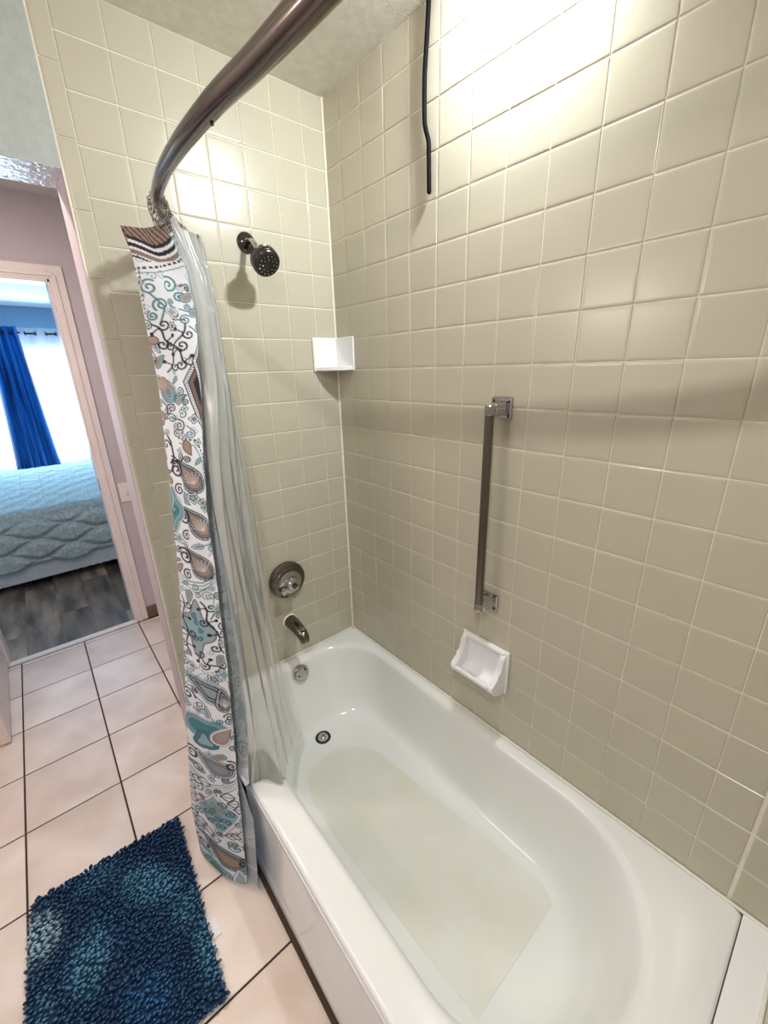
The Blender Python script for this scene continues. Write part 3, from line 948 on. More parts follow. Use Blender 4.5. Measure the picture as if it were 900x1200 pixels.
# small filler sprigs all over
for k in range(230):
    cx, cy = random.uniform(-.05, .5), random.uniform(.03, 1.9)
    col = random.choice([GREY, LTEAL, TEAL, GREY])
    spiral(cx, cy, random.uniform(.006, .012), 1.3, random.uniform(0, 6.3), random.choice([1, -1]), col, .0017)
def column(u, z_off, flipx):
    """one vertical run of the print; u is the left edge of a panel width W"""
    def X(s): return u+(1-s if flipx else s)*W
    f = -1 if flipx else 1
    Z = lambda z: z+z_off
    # top: feathered tan band under black arcs
    rs, cs_ = win(u-.02, u+W+.01, Z(1.845), Z(1.95))
    if UU[rs, cs_].size:
        X_, Y_ = UU[rs, cs_], VV[rs, cs_]
        arcd = Y_-Z(1.885)-.010*np.cos((X_-u)/W*5)
        put(rs, cs_, ((arcd > 0)).astype(float), TAN*.9)
        put(rs, cs_, ((arcd > 0) & (np.mod(X_*1.0+(Y_*.6), .012) < .005)).astype(float), BLACK*1.5+TAN*.2)
        for a_, b_, c_ in ((-.004, .004, BLACK), (-.020, -.011, BLACK), (-.036, -.026, TAN*.7), (-.044, -.040, BLACK)):
            put(rs, cs_, ((arcd > a_) & (arcd < b_)).astype(float), c_)
    stroke([(X(.0), Z(1.825)), (X(.5), Z(1.832)), (X(1.0), Z(1.842))], .005, BLACK, .012)
    stroke([(X(.12), Z(1.82)), (X(.06), Z(1.72))], .004, BLACK, .010)
    stroke([(X(.0), Z(1.815)), (X(.5), Z(1.82)), (X(1.0), Z(1.83))], .0022, TEAL)
    for sx_, zz, r_, a_, sg in ((.22, 1.785, .018, 1, 1), (.58, 1.79, .02, 2, -1), (.35, 1.745, .016, 4, -1), (.72, 1.76, .013, 0, 1), (.2, 1.72, .012, 2, 1)):
        spiral(X(sx_), Z(zz), r_, 1.5, a_, sg*f, TEAL, .0045)
    stroke([(X(.22), Z(1.77)), (X(.4), Z(1.74)), (X(.3), Z(1.70))], .004, TEAL)
    # black filigree
    vine(X(.15), Z(1.70), X(.8), Z(1.60), BLACK, 4, .018, .0042)
    vine(X(.75), Z(1.70), X(.3), Z(1.585), BLACK, 3, .016, .0038)
    # dark diamond at the fold edge, dotted border
    dia = [(X(.62), Z(1.56)), (X(.9), Z(1.63)), (X(1.2), Z(1.55)), (X(1.0), Z(1.44)), (X(.86), Z(1.46))]
    bands(dia, [(0, BLACK), (.003, WHITE), (.009, BLACK), (.012, TAN*.5), (.02, BLACK)], (.006, .0034, BLACK))
    # teal paisley left
    paisley(X(.24), Z(1.545), .085, 1.9, S_TEAL, (.0058, .003, DTEAL), f, TAN)
    lobed(X(.16), Z(1.555), .018, 5, .12, [(0, TAN), (.004, TAN*1.2), (.010, GREY)])
    for sx_, zz, r_ in ((.5, 1.52, .016), (.58, 1.48, .013), (.3, 1.47, .012)): spiral(X(sx_), Z(zz), r_, 1.4, zz*40, -f, TEAL, .0034)
    # black dotted bracket
    stroke([(X(.15), Z(1.43)), (X(.25), Z(1.41)), (X(.3), Z(1.37)), (X(.2), Z(1.33))], .005, BLACK)
    spiral(X(.12), Z(1.40), .014, 1.2, 0, f, BLACK, .0042)
    spiral(X(.28), Z(1.36), .012, 1.3, 2, -f, BLACK, .0042)
    stroke([(X(.45), Z(1.42)), (X(.8), Z(1.415)), (X(.97), Z(1.37)), (X(1.02), Z(1.30))], .004, BLACK, .010)
    stroke([(X(.45), Z(1.408)), (X(.78), Z(1.402)), (X(.93), Z(1.36)), (X(.98), Z(1.30))], .0024, TEAL)
    # two tan shells with heavy black outline
    for zc, cxs in ((1.325, .66), (1.20, .74), (1.085, .66)):
        paisley(X(cxs), Z(zc), .105, math.radians(115 if not flipx else 65), S_SHELL, (.0045, .0028, BLACK), f, WHITE*.8)
        spiral(X(cxs-.32), Z(zc+.012), .024, 1.6, 2.4, -f, BLACK, .0055)
        spiral(X(cxs-.30), Z(zc-.040), .016, 1.5, 1.0, f, BLACK, .0045)
    lobed(X(.14), Z(1.225), .034, 4, .16, S_TEAL, 0, (.006, .003, DTEAL), 1.7)
    lobed(X(.14), Z(1.225), .011, 4, .3, [(0, DTEAL), (.003, LTEAL)])
    spiral(X(.08), Z(1.15), .018, 1.4, 3, f, BLACK, .0045)
    # teal fringe
    for k in range(4):
        stroke([(X(.05), Z(1.045-.010*k)), (X(.35), Z(1.025-.010*k)), (X(.7), Z(1.028-.010*k)), (X(1.02), Z(1.06-.010*k))], .0024, [BLACK, TEAL, TEAL, LTEAL][k], .009 if k == 3 else None)
    for k in range(4): spiral(X(.15+.22*k), Z(.990), .010, 1.3, k, f, TEAL, .0028)
    # grey blue centre with black vines either side
    lobed(X(.45), Z(.885), .040, 4, .22, [(0, BLACK), (.0022, GREY), (.006, GREY*1.1), (.014, LTEAL)], .3, None, 1.9)
    for k in range(5):
        spiral(X(.45)+.010*math.cos(k*2.2), Z(.885)+.038*math.sin(k*1.3), .010, 1.4, k, f if k % 2 else -f, DTEAL, .0036)
    vine(X(.12), Z(.97), X(.22), Z(.80), BLACK, 4, .017, .0042)
    vine(X(.62), Z(.97), X(.95), Z(.82), BLACK, 4, .017, .0042)
    vine(X(.35), Z(.80), X(.92), Z(.765), BLACK, 3, .016, .0042)
    # teal and black paisley band
    paisley(X(.52), Z(.700), .125, 2.45 if not flipx else .7, [(0, BLACK), (.002, WHITE), (.0045, TEAL), (.010, BLACK), (.013, GREY), (.018, BLACK), (.022, GREY)], (.0075, .003, WHITE), f)
    paisley(X(.86), Z(.668), .075, 1.5, S_SHELL, (.0045, .0026, BLACK), f, WHITE*.8)
    stroke([(X(.1), Z(.69)), (X(.4), Z(.74)), (X(.75), Z(.755)), (X(1.0), Z(.72))], .003, TEAL, .009)
    spiral(X(.12), Z(.655), .02, 1.5, 0, f, BLACK, .005)
    spiral(X(.92), Z(.615), .014, 1.5, 3, -f, BLACK, .004)
    # big teal double lobe with tan drop
    lobed(X(.46), Z(.560), .050, 2, .2, S_TEAL, 0, (.006, .0035, DTEAL), 1.0)
    lobed(X(.44), Z(.520), .030, 3, .18, [(0, DTEAL), (.003, TEAL), (.008, DTEAL), (.011, LTEAL)], 1, None, 1.0)
    paisley(X(.78), Z(.555), .08, 1.2, [(0, GREY), (.0025, WHITE), (.006, TAN), (.012, TAN*1.15)], None, -f, GREY)
    # black and grey paisley
    paisley(X(.55), Z(.440), .105, 2.7 if not flipx else .4, [(0, BLACK), (.003, WHITE), (.006, BLACK), (.009, GREY), (.013, BLACK), (.015, GREY*.8)], None, -f)
    spiral(X(.14), Z(.455), .022, 1.6, 1, f, BLACK, .0055)
    spiral(X(.88), Z(.450), .018, 1.5, 2, -f, BLACK, .005)
    for k in range(4):
        stroke([(X(.05), Z(.400-.009*k)), (X(.4), Z(.372-.009*k)), (X(.72), Z(.378-.009*k)), (X(1.02), Z(.41-.009*k))], .0022, [BLACK, TEAL, GREY, TEAL][k])
    # diamond with arabesque core, filigree corners
    bands([(X(.14), Z(.265)), (X(.50), Z(.345)), (X(.98), Z(.275)), (X(.62), Z(.175))], [(0, GREY*.8), (.0022, WHITE), (.007, GREY), (.009, LTEAL)])
    for k in range(12):
        spiral(X(.55)+.034*math.cos(k*2.39)*math.sqrt(k/12), Z(.263)+.050*math.sin(k*2.39)*math.sqrt(k/12), .011, 1.4, k, f if k % 2 else -f, DTEAL if k % 3 else TAN*.8, .0036)
    for (a, b, c, d) in ((.05, .35, .40, .372), (.06, .33, .12, .265), (.72, .35, .99, .285), (.08, .235, .10, .19), (.16, .215, .55, .155), (.74, .19, .99, .20)):
        p_, q_ = np.array([X(a), Z(b)]), np.array([X(c), Z(d)])
        for j in range(3):
            e = p_+(q_-p_)*(j+.5)/3
            lobed(e[0], e[1], .0135, 4, .1, [(0, BLACK), (.0032, WHITE)])
            stroke([e-[.013, 0], e+[.013, 0]], .0022, BLACK)
    # lower black / tan paisley
    paisley(X(.56), Z(.105), .125, 2.5 if not flipx else .65, [(0, BLACK), (.002, GREY), (.006, LTEAL), (.009, BLACK), (.0125, GREY), (.0155, BLACK), (.018, TAN)], (.0045, .0025, BLACK), -f)
    spiral(X(.18), Z(.105), .022, 1.5, 2, f, BLACK, .0055)
    spiral(X(.92), Z(.09), .017, 1.5, 2, -f, BLACK, .005)
    lobed(X(.42), Z(.030), .040, 3, .1, S_TEAL, 1, (.006, .003, DTEAL), .8)
    paisley(X(.85), Z(.035), .06, 1.4, S_GREY, None, f)
column(0, 0, False)
column(W, .06, True)
column(2*W, .02, False)
column(3*W, -.05, True)
column(-W, .03, True)

LUM = lambda: IMG.mean(-1)
for k in range(1500):
    cx, cy = random.uniform(-.045, .26), random.uniform(.03, 1.80)
    R_ = random.choice([.010, .013, .017])
    rs, cs_ = win(cx-R_, cx+R_, cy-R_, cy+R_)
    if IMG[rs, cs_].size == 0 or IMG[rs, cs_].mean() < .62: continue
    q = random.random(); cl_ = random.choice([BLACK, DTEAL, TEAL, BLACK, GREY])
    if q < .45:
        a_ = random.uniform(0, 6.3); sg = random.choice([1, -1])
        spiral(cx, cy, R_*.9, 1.6, a_, sg, cl_, .0034)
        stroke([(cx+R_*.9*math.cos(a_), cy+R_*.9*math.sin(a_)), (cx+R_*1.7*math.cos(a_-sg*.7), cy+R_*1.7*math.sin(a_-sg*.7))], .0030, cl_)
    elif q < .75:
        paisley(cx, cy, R_*2.4, random.uniform(0, 6.3), random.choice([[(0, BLACK), (.0022, WHITE), (.0044, TEAL), (.007, LTEAL)], [(0, DTEAL), (.002, LTEAL), (.005, TAN)], [(0, BLACK), (.002, TAN)]]), None, random.choice([1, -1]))
    else:
        lobed(cx, cy, R_*.85, random.choice([4, 5, 6]), .2, [(0, cl_), (.0022, WHITE), (.0045, cl_), (.007, LTEAL)], random.random())
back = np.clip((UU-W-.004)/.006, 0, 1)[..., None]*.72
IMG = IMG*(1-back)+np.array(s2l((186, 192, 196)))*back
cur = thing('shower_curtain', 'white shower curtain with black teal and tan paisley print, bunched beside the wall', 'shower curtain', (-.75, -.3, 0))
idx = np.arange(NZ*nc).reshape(NZ, nc)
F = np.stack([idx[:-1, :-1], idx[1:, :-1], idx[1:, 1:], idx[:-1, 1:]], -1).reshape(-1, 4)
me = bpy.data.meshes.new('curtain_cloth')
me.vertices.add(NZ*nc); me.vertices.foreach_set('co', allv.reshape(-1).astype(np.float32))
me.loops.add(F.size); me.loops.foreach_set('vertex_index', F.reshape(-1).astype(np.int32))
me.polygons.add(len(F)); me.polygons.foreach_set('loop_start', np.arange(0, F.size, 4, dtype=np.int32))
me.update(calc_edges=True); me.validate()
at = me.color_attributes.new('print', 'FLOAT_COLOR', 'POINT')
at.data.foreach_set('color', np.concatenate([IMG, np.ones((NZ, nc, 1))], -1).reshape(-1).astype(np.float32))
M_curt = material('printed_cloth', (255, 255, 255), rough=0.75, vcol='print', bump=0.05, bscale=300)
link('curtain_cloth', me, M_curt, cur, True)
settle(cur)

# ------------------------------------------------------------------ clear vinyl liner
LL = [(-.632, -.262, 1.925), (-.602, -.275, 1.83), (-.598, -.292, 1.735), (-.620, -.320, 1.55), (-.655, -.348, 1.36), (-.672, -.366, 1.22), (-.686, -.398, .98),
      (-.700, -.425, .72), (-.715, -.452, .52), (-.726, -.462, .378)]
LR = [(-.506, -.110, 1.915), (-.520, -.148, 1.79), (-.531, -.182, 1.642), (-.533, -.214, 1.501), (-.538, -.248, 1.345), (-.545, -.290, 1.125), (-.548, -.325, .893),
      (-.546, -.350, .691), (-.540, -.370, .55), (-.515, -.355, .378)]
NLZ, NLU = 150, 120
lv = np.zeros((NLZ, NLU, 3))
us = np.linspace(0, 1, NLU)
for i in range(NLZ):
    f_ = i/(NLZ-1)
    z = 1.925-(1.925-.378)*f_
    lx, ly = interp(LL, z); rx, ry = interp(LR, z)
    low_ = max(0, (f_-.8)/.2)
    amp = (.011+.009*math.sin(min(1, f_*1.4)*math.pi))
    ex, ey = rx-lx, ry-ly
    L_ = math.hypot(ex, ey); nx, ny = ey/L_, -ex/L_
    ph = us*2*math.pi*4.0+.8*math.sin(f_*4)+us*us*2
    off = amp*(np.sin(ph)+.45*np.sin(2.3*ph+f_*5))
    env = np.minimum(1, np.minimum(us, 1-us)*14)
    # the lower middle of the liner hangs over the rim: pull it to the photo's hem corner (-.644, -.521)
    hx, hy = -.644-(lx*.55+rx*.45), -.521-(ly*.55+ry*.45)
    belly = np.exp(-((us-.42)/.22)**2)*(f_**3)
    lv[i, :, 0] = lx+ex*us+nx*off*env*(1-.5*low_)+hx*belly
    lv[i, :, 1] = ly+ey*us+ny*off*env*(1-.5*low_)+hy*belly
    lv[i, :, 2] = z+.010*np.sin(us*17)*(1-f_)*(f_ < .12) + .004*np.sin(f_*60+us*9)*(1-f_)
# right part of the hem sags into the basin
sag = np.clip((us-.55)/.2, 0, 1)*np.clip((1.0-us)/.1, 0.0, 1)
for i in range(NLZ):
    f_ = i/(NLZ-1)
    lv[i, :, 2] -= sag*.09*max(0, (f_-.75)/.25)
idx = np.arange(NLZ*NLU).reshape(NLZ, NLU)
F = np.stack([idx[:-1, :-1], idx[1:, :-1], idx[1:, 1:], idx[:-1, 1:]], -1).reshape(-1, 4)
ln = py_obj('shower_liner', lv.reshape(-1, 3), [tuple(map(int, f)) for f in F], M_liner, None, True)
tag(ln, 'clear vinyl shower liner draped over the tub rim beside the paisley curtain', 'shower liner')

# ------------------------------------------------------------------ bath mat
mat_o = thing('bath_mat', 'shaggy blue chenille bath mat with paler tie-dye spots on the tiles', 'bath mat', (-1.145, -.38, 0))
mat_o.rotation_euler = (0, 0, math.radians(-3.6))
MW, ML = .445, .600
box('backing', -MW/2+.008, MW/2-.008, -ML/2+.008, ML/2-.008, .0015, .007, material('mat_backing', (28, 60, 92), .9, noise=.1, nscale=60), mat_o, .002, 1)
M_pile = material('mat_pile', (40, 90, 140), rough=0.5, vcol='dye', spec=0.6)
NAVY, MIDB, LIGHTB, PALE = [np.array(s2l(c)) for c in ((12, 40, 78), (30, 84, 126), (84, 142, 170), (158, 190, 204))]
# spots in mat coordinates: centre, semi-axes, angle, strength, colour
cr, sr = math.cos(math.radians(3.6)), math.sin(math.radians(3.6))
def mloc(x, y):
    dx, dy = x+1.145, y+.38
    return (dx*cr-dy*sr, dx*sr+dy*cr)
spots = [((-1.325, -.20), .05, .075, .2, .95, PALE), ((-1.04, -.27), .055, .11, .7, .8, LIGHTB), ((-.975, -.42), .045, .05, 0, .5, LIGHTB),
         ((-1.22, -.36), .055, .085, -.2, .85, LIGHTB), ((-1.11, -.56), .06, .06, 0, .6, MIDB*1.6), ((-.955, -.56), .035, .09, 0, .7, LIGHTB),
         ((-1.18, -.14), .06, .035, .1, .45, LIGHTB), ((-1.33, -.42), .03, .09, 0, .5, LIGHTB), ((-1.20, -.62), .06, .04, 0, .4, MIDB*1.5)]
tv, tf, tcol = [], [], []
px_, py_ = .0112, .0098
ny, nx = int(ML/py_), int(MW/px_)
k = 0
for j in range(ny):
    for i in range(nx):
        x = -MW/2+px_*(i+.5+(.5 if j % 2 else 0))+random.gauss(0, .0012)
        y = -ML/2+py_*(j+.5)+random.gauss(0, .0012)
        rcor = .02
        qx, qy = max(0, abs(x)-(MW/2-rcor)), max(0, abs(y)-(ML/2-rcor))
        if math.hypot(qx, qy) > rcor: continue
        c = NAVY+(MIDB-NAVY)*random.random()*.7
        for (wc, a, b, an, st, colr) in spots:
            mx_, my_ = mloc(*wc)
            dx, dy = x-mx_, y-my_
            u_ = (dx*math.cos(an)+dy*math.sin(an))/a; v_ = (-dx*math.sin(an)+dy*math.cos(an))/b
            g = 1/(1+math.exp((math.hypot(u_, v_)-.9)*7))*st
            c = c*(1-g)+np.asarray(colr)*g
        c = c*random.uniform(.75, 1.2)
        # noodle: a leaning rounded finger
        lean = np.array([random.gauss(.002, .003), random.gauss(-.004, .003)])
        h = random.uniform(.013, .020); rx_, ry_ = random.uniform(.0052, .0066), random.uniform(.0036, .0048)
        b0 = len(tv)
        for (t, sc) in ((0, .8), (.5, 1.0), (.85, .72)):
            for q in range(6):
                a = q*math.pi/3
                tv.append((x+lean[0]*t*1.6+rx_*sc*math.cos(a), y+lean[1]*t*1.6+ry_*sc*math.sin(a), .006+h*t))
                tcol.append(c*(.55+.5*t))  # shade between the tufts put into the colour, darker at the root
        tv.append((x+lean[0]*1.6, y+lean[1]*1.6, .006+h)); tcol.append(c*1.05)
        for r_ in range(2):
            for q in range(6): tf.append((b0+r_*6+q, b0+r_*6+(q+1) % 6, b0+(r_+1)*6+(q+1) % 6, b0+(r_+1)*6+q))
        for q in range(6): tf.append((b0+12+q, b0+12+(q+1) % 6, b0+18))
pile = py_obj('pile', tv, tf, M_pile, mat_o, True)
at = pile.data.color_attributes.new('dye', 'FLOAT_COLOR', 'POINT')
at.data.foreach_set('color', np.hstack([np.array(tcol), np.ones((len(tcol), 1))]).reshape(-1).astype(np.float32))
tag(pile, 'dense blue chenille tufts', kind='stuff')
lab = box('care_tag', .215, .243, -.150, -.098, .002, .0035, M_white_plastic, mat_o)
tag(lab, 'small white care tag')

# ------------------------------------------------------------------ black cord on the long wall
cp = catmull([(-.010, -.503, 2.442), (-.010, -.496, 2.36), (-.010, -.489, 2.29), (-.010, -.489, 2.205), (-.010, -.494, 2.178), (-.010, -.504, 2.150), (-.010, -.506, 2.12), (-.010, -.508, 2.036)], 6)
tip = [cp[-1]-np.array([0, 0, d_]) for d_ in (.002, .004, .0055, .0062)]
rr = [.0062]*len(cp)+[.0059, .0047, .0029, .0006]
cp = np.vstack([cp, tip])
tag(sweep('black_cord', cp, rr, M_cord, None, 12), 'black cord hanging from the ceiling down the long tiled wall', 'cord')

# ------------------------------------------------------------------ lamps of the room and added fill lamps
dl = thing('ceiling_light', 'round recessed downlight in the ceiling over the bathtub', 'ceiling light', TUB_LIGHT)
lathe('trim_ring', [(.052, 0), (.075, 0), (.078, .004), (.072, .012), (.052, .012)], (TUB_LIGHT[0], TUB_LIGHT[1], 2.428), (0, 0, 1), M_white_plastic, dl)
lathe('lens', [(.051, 0), (.051, .004), (0, .004)], (TUB_LIGHT[0], TUB_LIGHT[1], 2.434), (0.05, -.12, 1), M_lamp, dl)
settle(dl)
dl = thing('ceiling_light', 'round flush lamp on the ceiling of the washroom side', 'ceiling light', ROOM_LIGHT)
lathe('trim_ring', [(.115, 0), (.135, 0), (.138, .006), (.132, .03), (.115, .03)], (ROOM_LIGHT[0], ROOM_LIGHT[1], 2.408), (0, 0, 1), M_white_plastic, dl)
lathe('lens', [(.114, 0), (.114, .02), (0, .02)], (ROOM_LIGHT[0], ROOM_LIGHT[1], 2.412), (0, 0, 1), M_lamp, dl)
settle(dl)

dl = thing('ceiling_light', 'added round fill lamp, unseen on the passage ceiling behind the header', 'ceiling light', HALL_FILL)
lathe('trim_ring', [(.095, 0), (.115, 0), (.118, .004), (.112, .012), (.095, .012)], (HALL_FILL[0], HALL_FILL[1], 2.428), (0, 0, 1), M_white_plastic, dl)
lathe('lens', [(.094, 0), (.094, .004), (0, .004)], (HALL_FILL[0], HALL_FILL[1], 2.434), (0, 0, 1), M_lamp, dl)
settle(dl)
vl = thing('left_fill', 'added fill lamp with three round glass globes, unseen on the left wall', 'wall lamp', (-1.998, LEFT_FILL[1], LEFT_FILL[2]))
box('back_plate', -1.999, -1.975, LEFT_FILL[1]-.28, LEFT_FILL[1]+.28, LEFT_FILL[2]-.05, LEFT_FILL[2]+.05, M_chrome, vl, .006, 2)
for k in (-1, 0, 1):
    lathe('globe', [(0, 0), (.025, .003), (.043, .02), (.05, .045), (.043, .07), (.025, .086), (0, .09)], (-1.975, LEFT_FILL[1]+.18*k, LEFT_FILL[2]), (1, 0, 0), M_lamp, vl, 24)
settle(vl)
# light switch just right of the doorway
sw = thing('light_switch', 'pale light switch plate on the wall right of the doorway', 'light switch', (-.63, 1.49, .90))
box('switch_plate', -.668, -.598, 1.4835, 1.4895, .835, .955, M_white_plastic, sw, .002, 2)
box('toggle', -.638, -.628, 1.474, 1.484, .885, .905, M_white_plastic, sw, .001, 1)
settle(sw)

# ------------------------------------------------------------------ bedroom beyond
BX0, BX1, BY1 = -2.6, 0.8, 5.84
bf = struct(box('floor', BX0, BX1, 1.515, BY1, -0.12, -0.004, material('plank_bed', (40, 34, 30), .8, noise=.2)), 'dark subfloor of the grey brown plank floor in the bedroom', 'floor')
pw = .181
row = 0
x = -1.145-pw*6
while x < .3:
    off = [.45, .95, .18, .72, .30, 1.05][row % 6]
    y = 1.517
    ln_ = off
    while y < 4.4:
        y2 = min(y+ln_, 4.5)
        if y2-y > .03:
            o = box('floor_plank', -pw/2+.0006, pw/2-.0006, -(y2-y)/2+.0006, (y2-y)/2-.0006, -.003, .0, M_plank, bf)
            o.location = (x+pw/2, (y+y2)/2, 0)
        y = y2; ln_ = 1.22
    x += pw; row += 1
struct(box('ceiling', BX0, BX1, 1.59, BY1, ZC, ZC+.1, M_blue_ceil), 'pale blue lit ceiling of the bedroom', 'ceiling')
struct(box('wall_left', BX0-.1, BX0, 1.59, BY1, 0, ZC, M_blue_wall), 'blue lit left wall of the bedroom', 'wall')
struct(box('wall_right', BX1, BX1+.1, 1.59, BY1, 0, ZC, M_blue_wall), 'blue lit right wall of the bedroom', 'wall')
WX0, WX1, WZ0, WZ1 = -1.95, 0.25, .45, 1.98
bm = bmesh.new()
add_box(bm, BX0, WX0, BY1, BY1+.12, 0, ZC); add_box(bm, WX1, BX1, BY1, BY1+.12, 0, ZC)
add_box(bm, WX0, WX1, BY1, BY1+.12, 0, WZ0); add_box(bm, WX0, WX1, BY1, BY1+.12, WZ1, ZC)
struct(bm_obj('wall_window', bm, M_blue_wall), 'blue painted bedroom wall around the bright window', 'wall')
win_ = struct(thing('window_1', 'bright bedroom window behind sheer white curtains', 'window', ((WX0+WX1)/2, BY1, WZ0)), 'bright bedroom window behind sheer white curtains', 'window')
bm = bmesh.new()
for (a, b, c, d) in ((WX0, WX1, WZ0, WZ0+.05), (WX0, WX1, WZ1-.05, WZ1), (WX0, WX0+.05, WZ0, WZ1), (WX1-.05, WX1, WZ0, WZ1), (-.875, -.825, WZ0, WZ1)):
    add_box(bm, a, b, BY1+.02, BY1+.07, c, d)
bm_obj('window_frame', bm, M_trim, win_)
M_pane = emission('daylit_pane', (.82, .94, 1.0), 5.0)
for (a, b) in ((WX0+.05, -.875), (-.825, WX1-.05)):
    box('pane', a, b, BY1+.045, BY1+.051, WZ0+.05, WZ1-.05, M_pane, win_)
settle(win_)

# rod and grommet curtains
cr_ = thing('window_curtain_rod', 'thin black curtain rod over the bedroom window', 'curtain rod', (-.9, 5.72, 2.118))
sweep('rod', [(-2.1, 5.72, 2.118), (.35, 5.72, 2.118)], .011, M_dark, cr_, 12)
sweep('front_rod', [(-1.25, 5.60, 2.118), (-.82, 5.60, 2.118)], .009, M_dark, cr_, 12)
for x in (-1.235, -.83): box('rod_clip', x-.008, x+.008, 5.60, 5.72, 2.112, 2.124, M_dark, cr_)
for x in (-2.0, .25):
    box('bracket', x-.01, x+.01, 5.72, BY1, 2.10, 2.14, M_dark, cr_)
settle(cr_)
def pleated(name, x_top, x_bot, z_top, z_bot, y, period, amp, mats, parent=None, ph=0.0, n_u=160, n_z=24):
    vv, ff = [], []
    for i in range(n_z):
        f_ = i/(n_z-1)
        z = z_top+(z_bot-z_top)*f_
        a0 = x_top[0]+(x_bot[0]-x_top[0])*f_; a1 = x_top[1]+(x_bot[1]-x_top[1])*f_
        for k in range(n_u):
            t = k/(n_u-1)
            u_ = x_top[0]+(x_top[1]-x_top[0])*t
            yy = y-amp*math.sin(2*math.pi*u_/period+ph)*(1-.1*f_)+.006*math.sin(u_*31+f_*4)*f_
            vv.append((a0+(a1-a0)*t, yy, z))
    for i in range(n_z-1):
        for k in range(n_u-1): ff.append((i*n_u+k, (i+1)*n_u+k, (i+1)*n_u+k+1, i*n_u+k+1))
    return py_obj(name, vv, ff, mats, parent, True)
def grommets(parent, x0, x1, period, ph, y, z):
    # rings where the cloth wave crosses the rod
    kmin = math.ceil((x0*2*math.pi/period+ph)/math.pi); kmax = math.floor((x1*2*math.pi/period+ph)/math.pi)
    for k_ in range(kmin, kmax+1):
        xx = (k_*math.pi-ph)*period/(2*math.pi)
        lp = [(xx+.008*math.sin(a), y+.024*math.cos(a)*.6, z+.024*math.sin(a+math.pi/2)*0+.024*math.sin(a)) for a in np.linspace(0, 2*math.pi, 17)]
        lp = [(xx+.010*math.cos(a), y-.010*math.cos(a), z+.024*math.sin(a)) for a in np.linspace(0, 2*math.pi, 17)]
        sweep('grommet', lp, .0045, M_dark, parent, 6, False)
s1 = thing('sheer_curtain', 'white sheer curtain glowing right of the blue curtain', 'curtain', (-.4, 5.72, 2.18))
pleated('cloth', (-.84, .2), (-.84, .2), 2.185, .30, 5.72, .21, .042, M_sheer, s1, 1.2)
grommets(s1, -.84, .2, .21, 1.2, 5.72, 2.118)
settle(s1)
s2 = thing('sheer_curtain', 'white sheer curtain glowing left of the blue curtain', 'curtain', (-1.5, 5.72, 2.18))
pleated('cloth', (-1.95, -1.03), (-1.95, -1.10), 2.185, .30, 5.72, .21, .042, M_sheer, s2, 1.2)
grommets(s2, -1.95, -1.03, .21, 1.2, 5.72, 2.118)
settle(s2)
bc = thing('blue_curtain', 'deep blue satin curtain bunched between the white sheers', 'curtain', (-.95, 5.68, 2.18))
pleated('cloth', (-1.13, -.845), (-1.27, -.775), 2.185, .10, 5.60, .080, .038, M_bluecurt, bc, .4, 150, 40)
grommets(bc, -1.13, -.86, .080, .4, 5.60, 2.118)
settle(bc)

# ------------------------------------------------------------------ bed
bed = thing('bed', 'bed with sage grey quilt beyond the doorway in front of the window', 'bed', (-1.0, 3.5, 0))
BL, BR, BF, BB = -2.25, .12, 2.56, 4.55
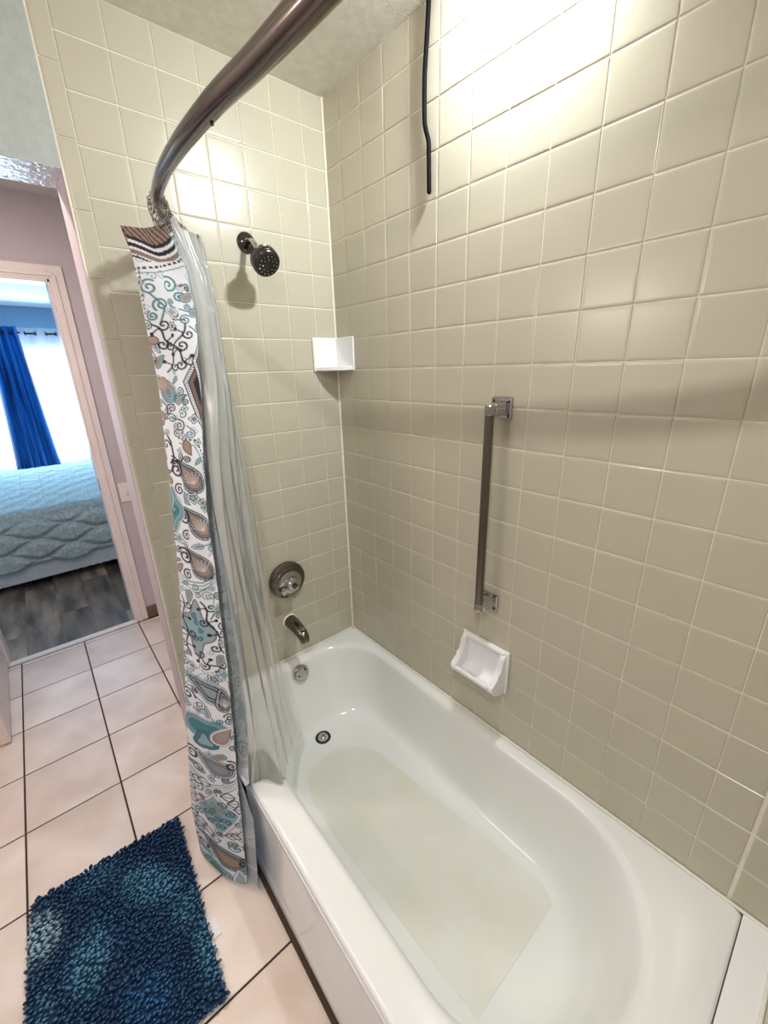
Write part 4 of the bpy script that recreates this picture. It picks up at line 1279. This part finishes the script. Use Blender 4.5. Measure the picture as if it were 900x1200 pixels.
# box spring with slanted pleats on its front
vv, ff = [], []
nx_, nz_ = 240, 8
for i in range(nz_):
    z = .075+(.25-.075)*i/(nz_-1)
    for k in range(nx_):
        x = BL+.03+(BR-BL-.06)*k/(nx_-1)
        d_ = .006*math.sin((x*.9-z*.9)*2*math.pi/.050)*(1 if x > -1.0 else .25)
        vv.append((x, BF+.012-d_, z))
for i in range(nz_-1):
    for k in range(nx_-1): ff.append((i*nx_+k, i*nx_+k+1, (i+1)*nx_+k+1, (i+1)*nx_+k))
tag(py_obj('dust_ruffle', vv, ff, M_box, bed, True), 'pale pleated cloth under the quilt')
box('box_spring', BL+.03, BR-.03, BF+.03, BB-.02, .075, .27, M_box, bed, .01)
box('mattress', BL+.02, BR-.02, BF+.035, BB-.02, .27, .60, M_box, bed, .04, 3, True)
for x in (BL+.15, BR-.15):
    for y in (BF+.25, BB-.15): box('leg', x-.03, x+.03, y-.03, y+.03, 0, .08, M_dark, bed)
# quilt: over the top and down the front
def quilt_h(x, s, front):
    """relief of the quilting, metres"""
    if front:
        best = 9
        for k in range(-1, 6):
            sg = 1 if k % 2 else -1
            zc = .62-.085*k
            best = min(best, abs(s-(zc+sg*.042*math.sin(2*math.pi*x/.42))))
        return .036*min(1, best/.040)**.7+.003*math.sin(x*70+s*30)
    gx = abs((x/.30) % 1-.5)*.30*2; gy = abs((s/.22) % 1-.5)*.22*2
    g = min(1, min(.15-abs(gx-.15), .11-abs(gy-.11))/.02)
    return .010*max(0, g)**.5+.0045*math.sin(s*95+3*math.sin(x*6)+x*4)+.003*math.sin(s*170+x*23)
prof = []
TOPZ = .625
for y in np.linspace(BB, BF+.05, 90): prof.append(('t', y, TOPZ))
for a in np.linspace(0, 90, 8)[1:]: prof.append(('c', BF+.05-.05*math.sin(math.radians(a)), TOPZ-.05+.05*math.cos(math.radians(a))))
for z in np.linspace(TOPZ-.05, .215, 52)[1:]: prof.append(('f', BF, z))
nx_ = 230
vv, ff = [], []
for (kd, y, z) in prof:
    for k in range(nx_):
        x = BL+(BR-BL)*k/(nx_-1)
        if kd == 't': vv.append((x, y, z+quilt_h(x, y, False)))
        elif kd == 'c': vv.append((x, y-.006, z+.008))
        else:
            ww = min(1, (TOPZ-.05-z)/.05)
            hem = .014*math.sin(2*math.pi*x/.42) if z < .25 else 0
            vv.append((x, y-.006-quilt_h(x, z, True)*ww-.02*(TOPZ-z)*.5, z+hem*(.25-z)/.035 if z < .25 else z))
for i in range(len(prof)-1):
    for k in range(nx_-1): ff.append((i*nx_+k, (i+1)*nx_+k, (i+1)*nx_+k+1, i*nx_+k+1))
py_obj('quilt', vv, ff, M_quilt, bed, True)
settle(bed)
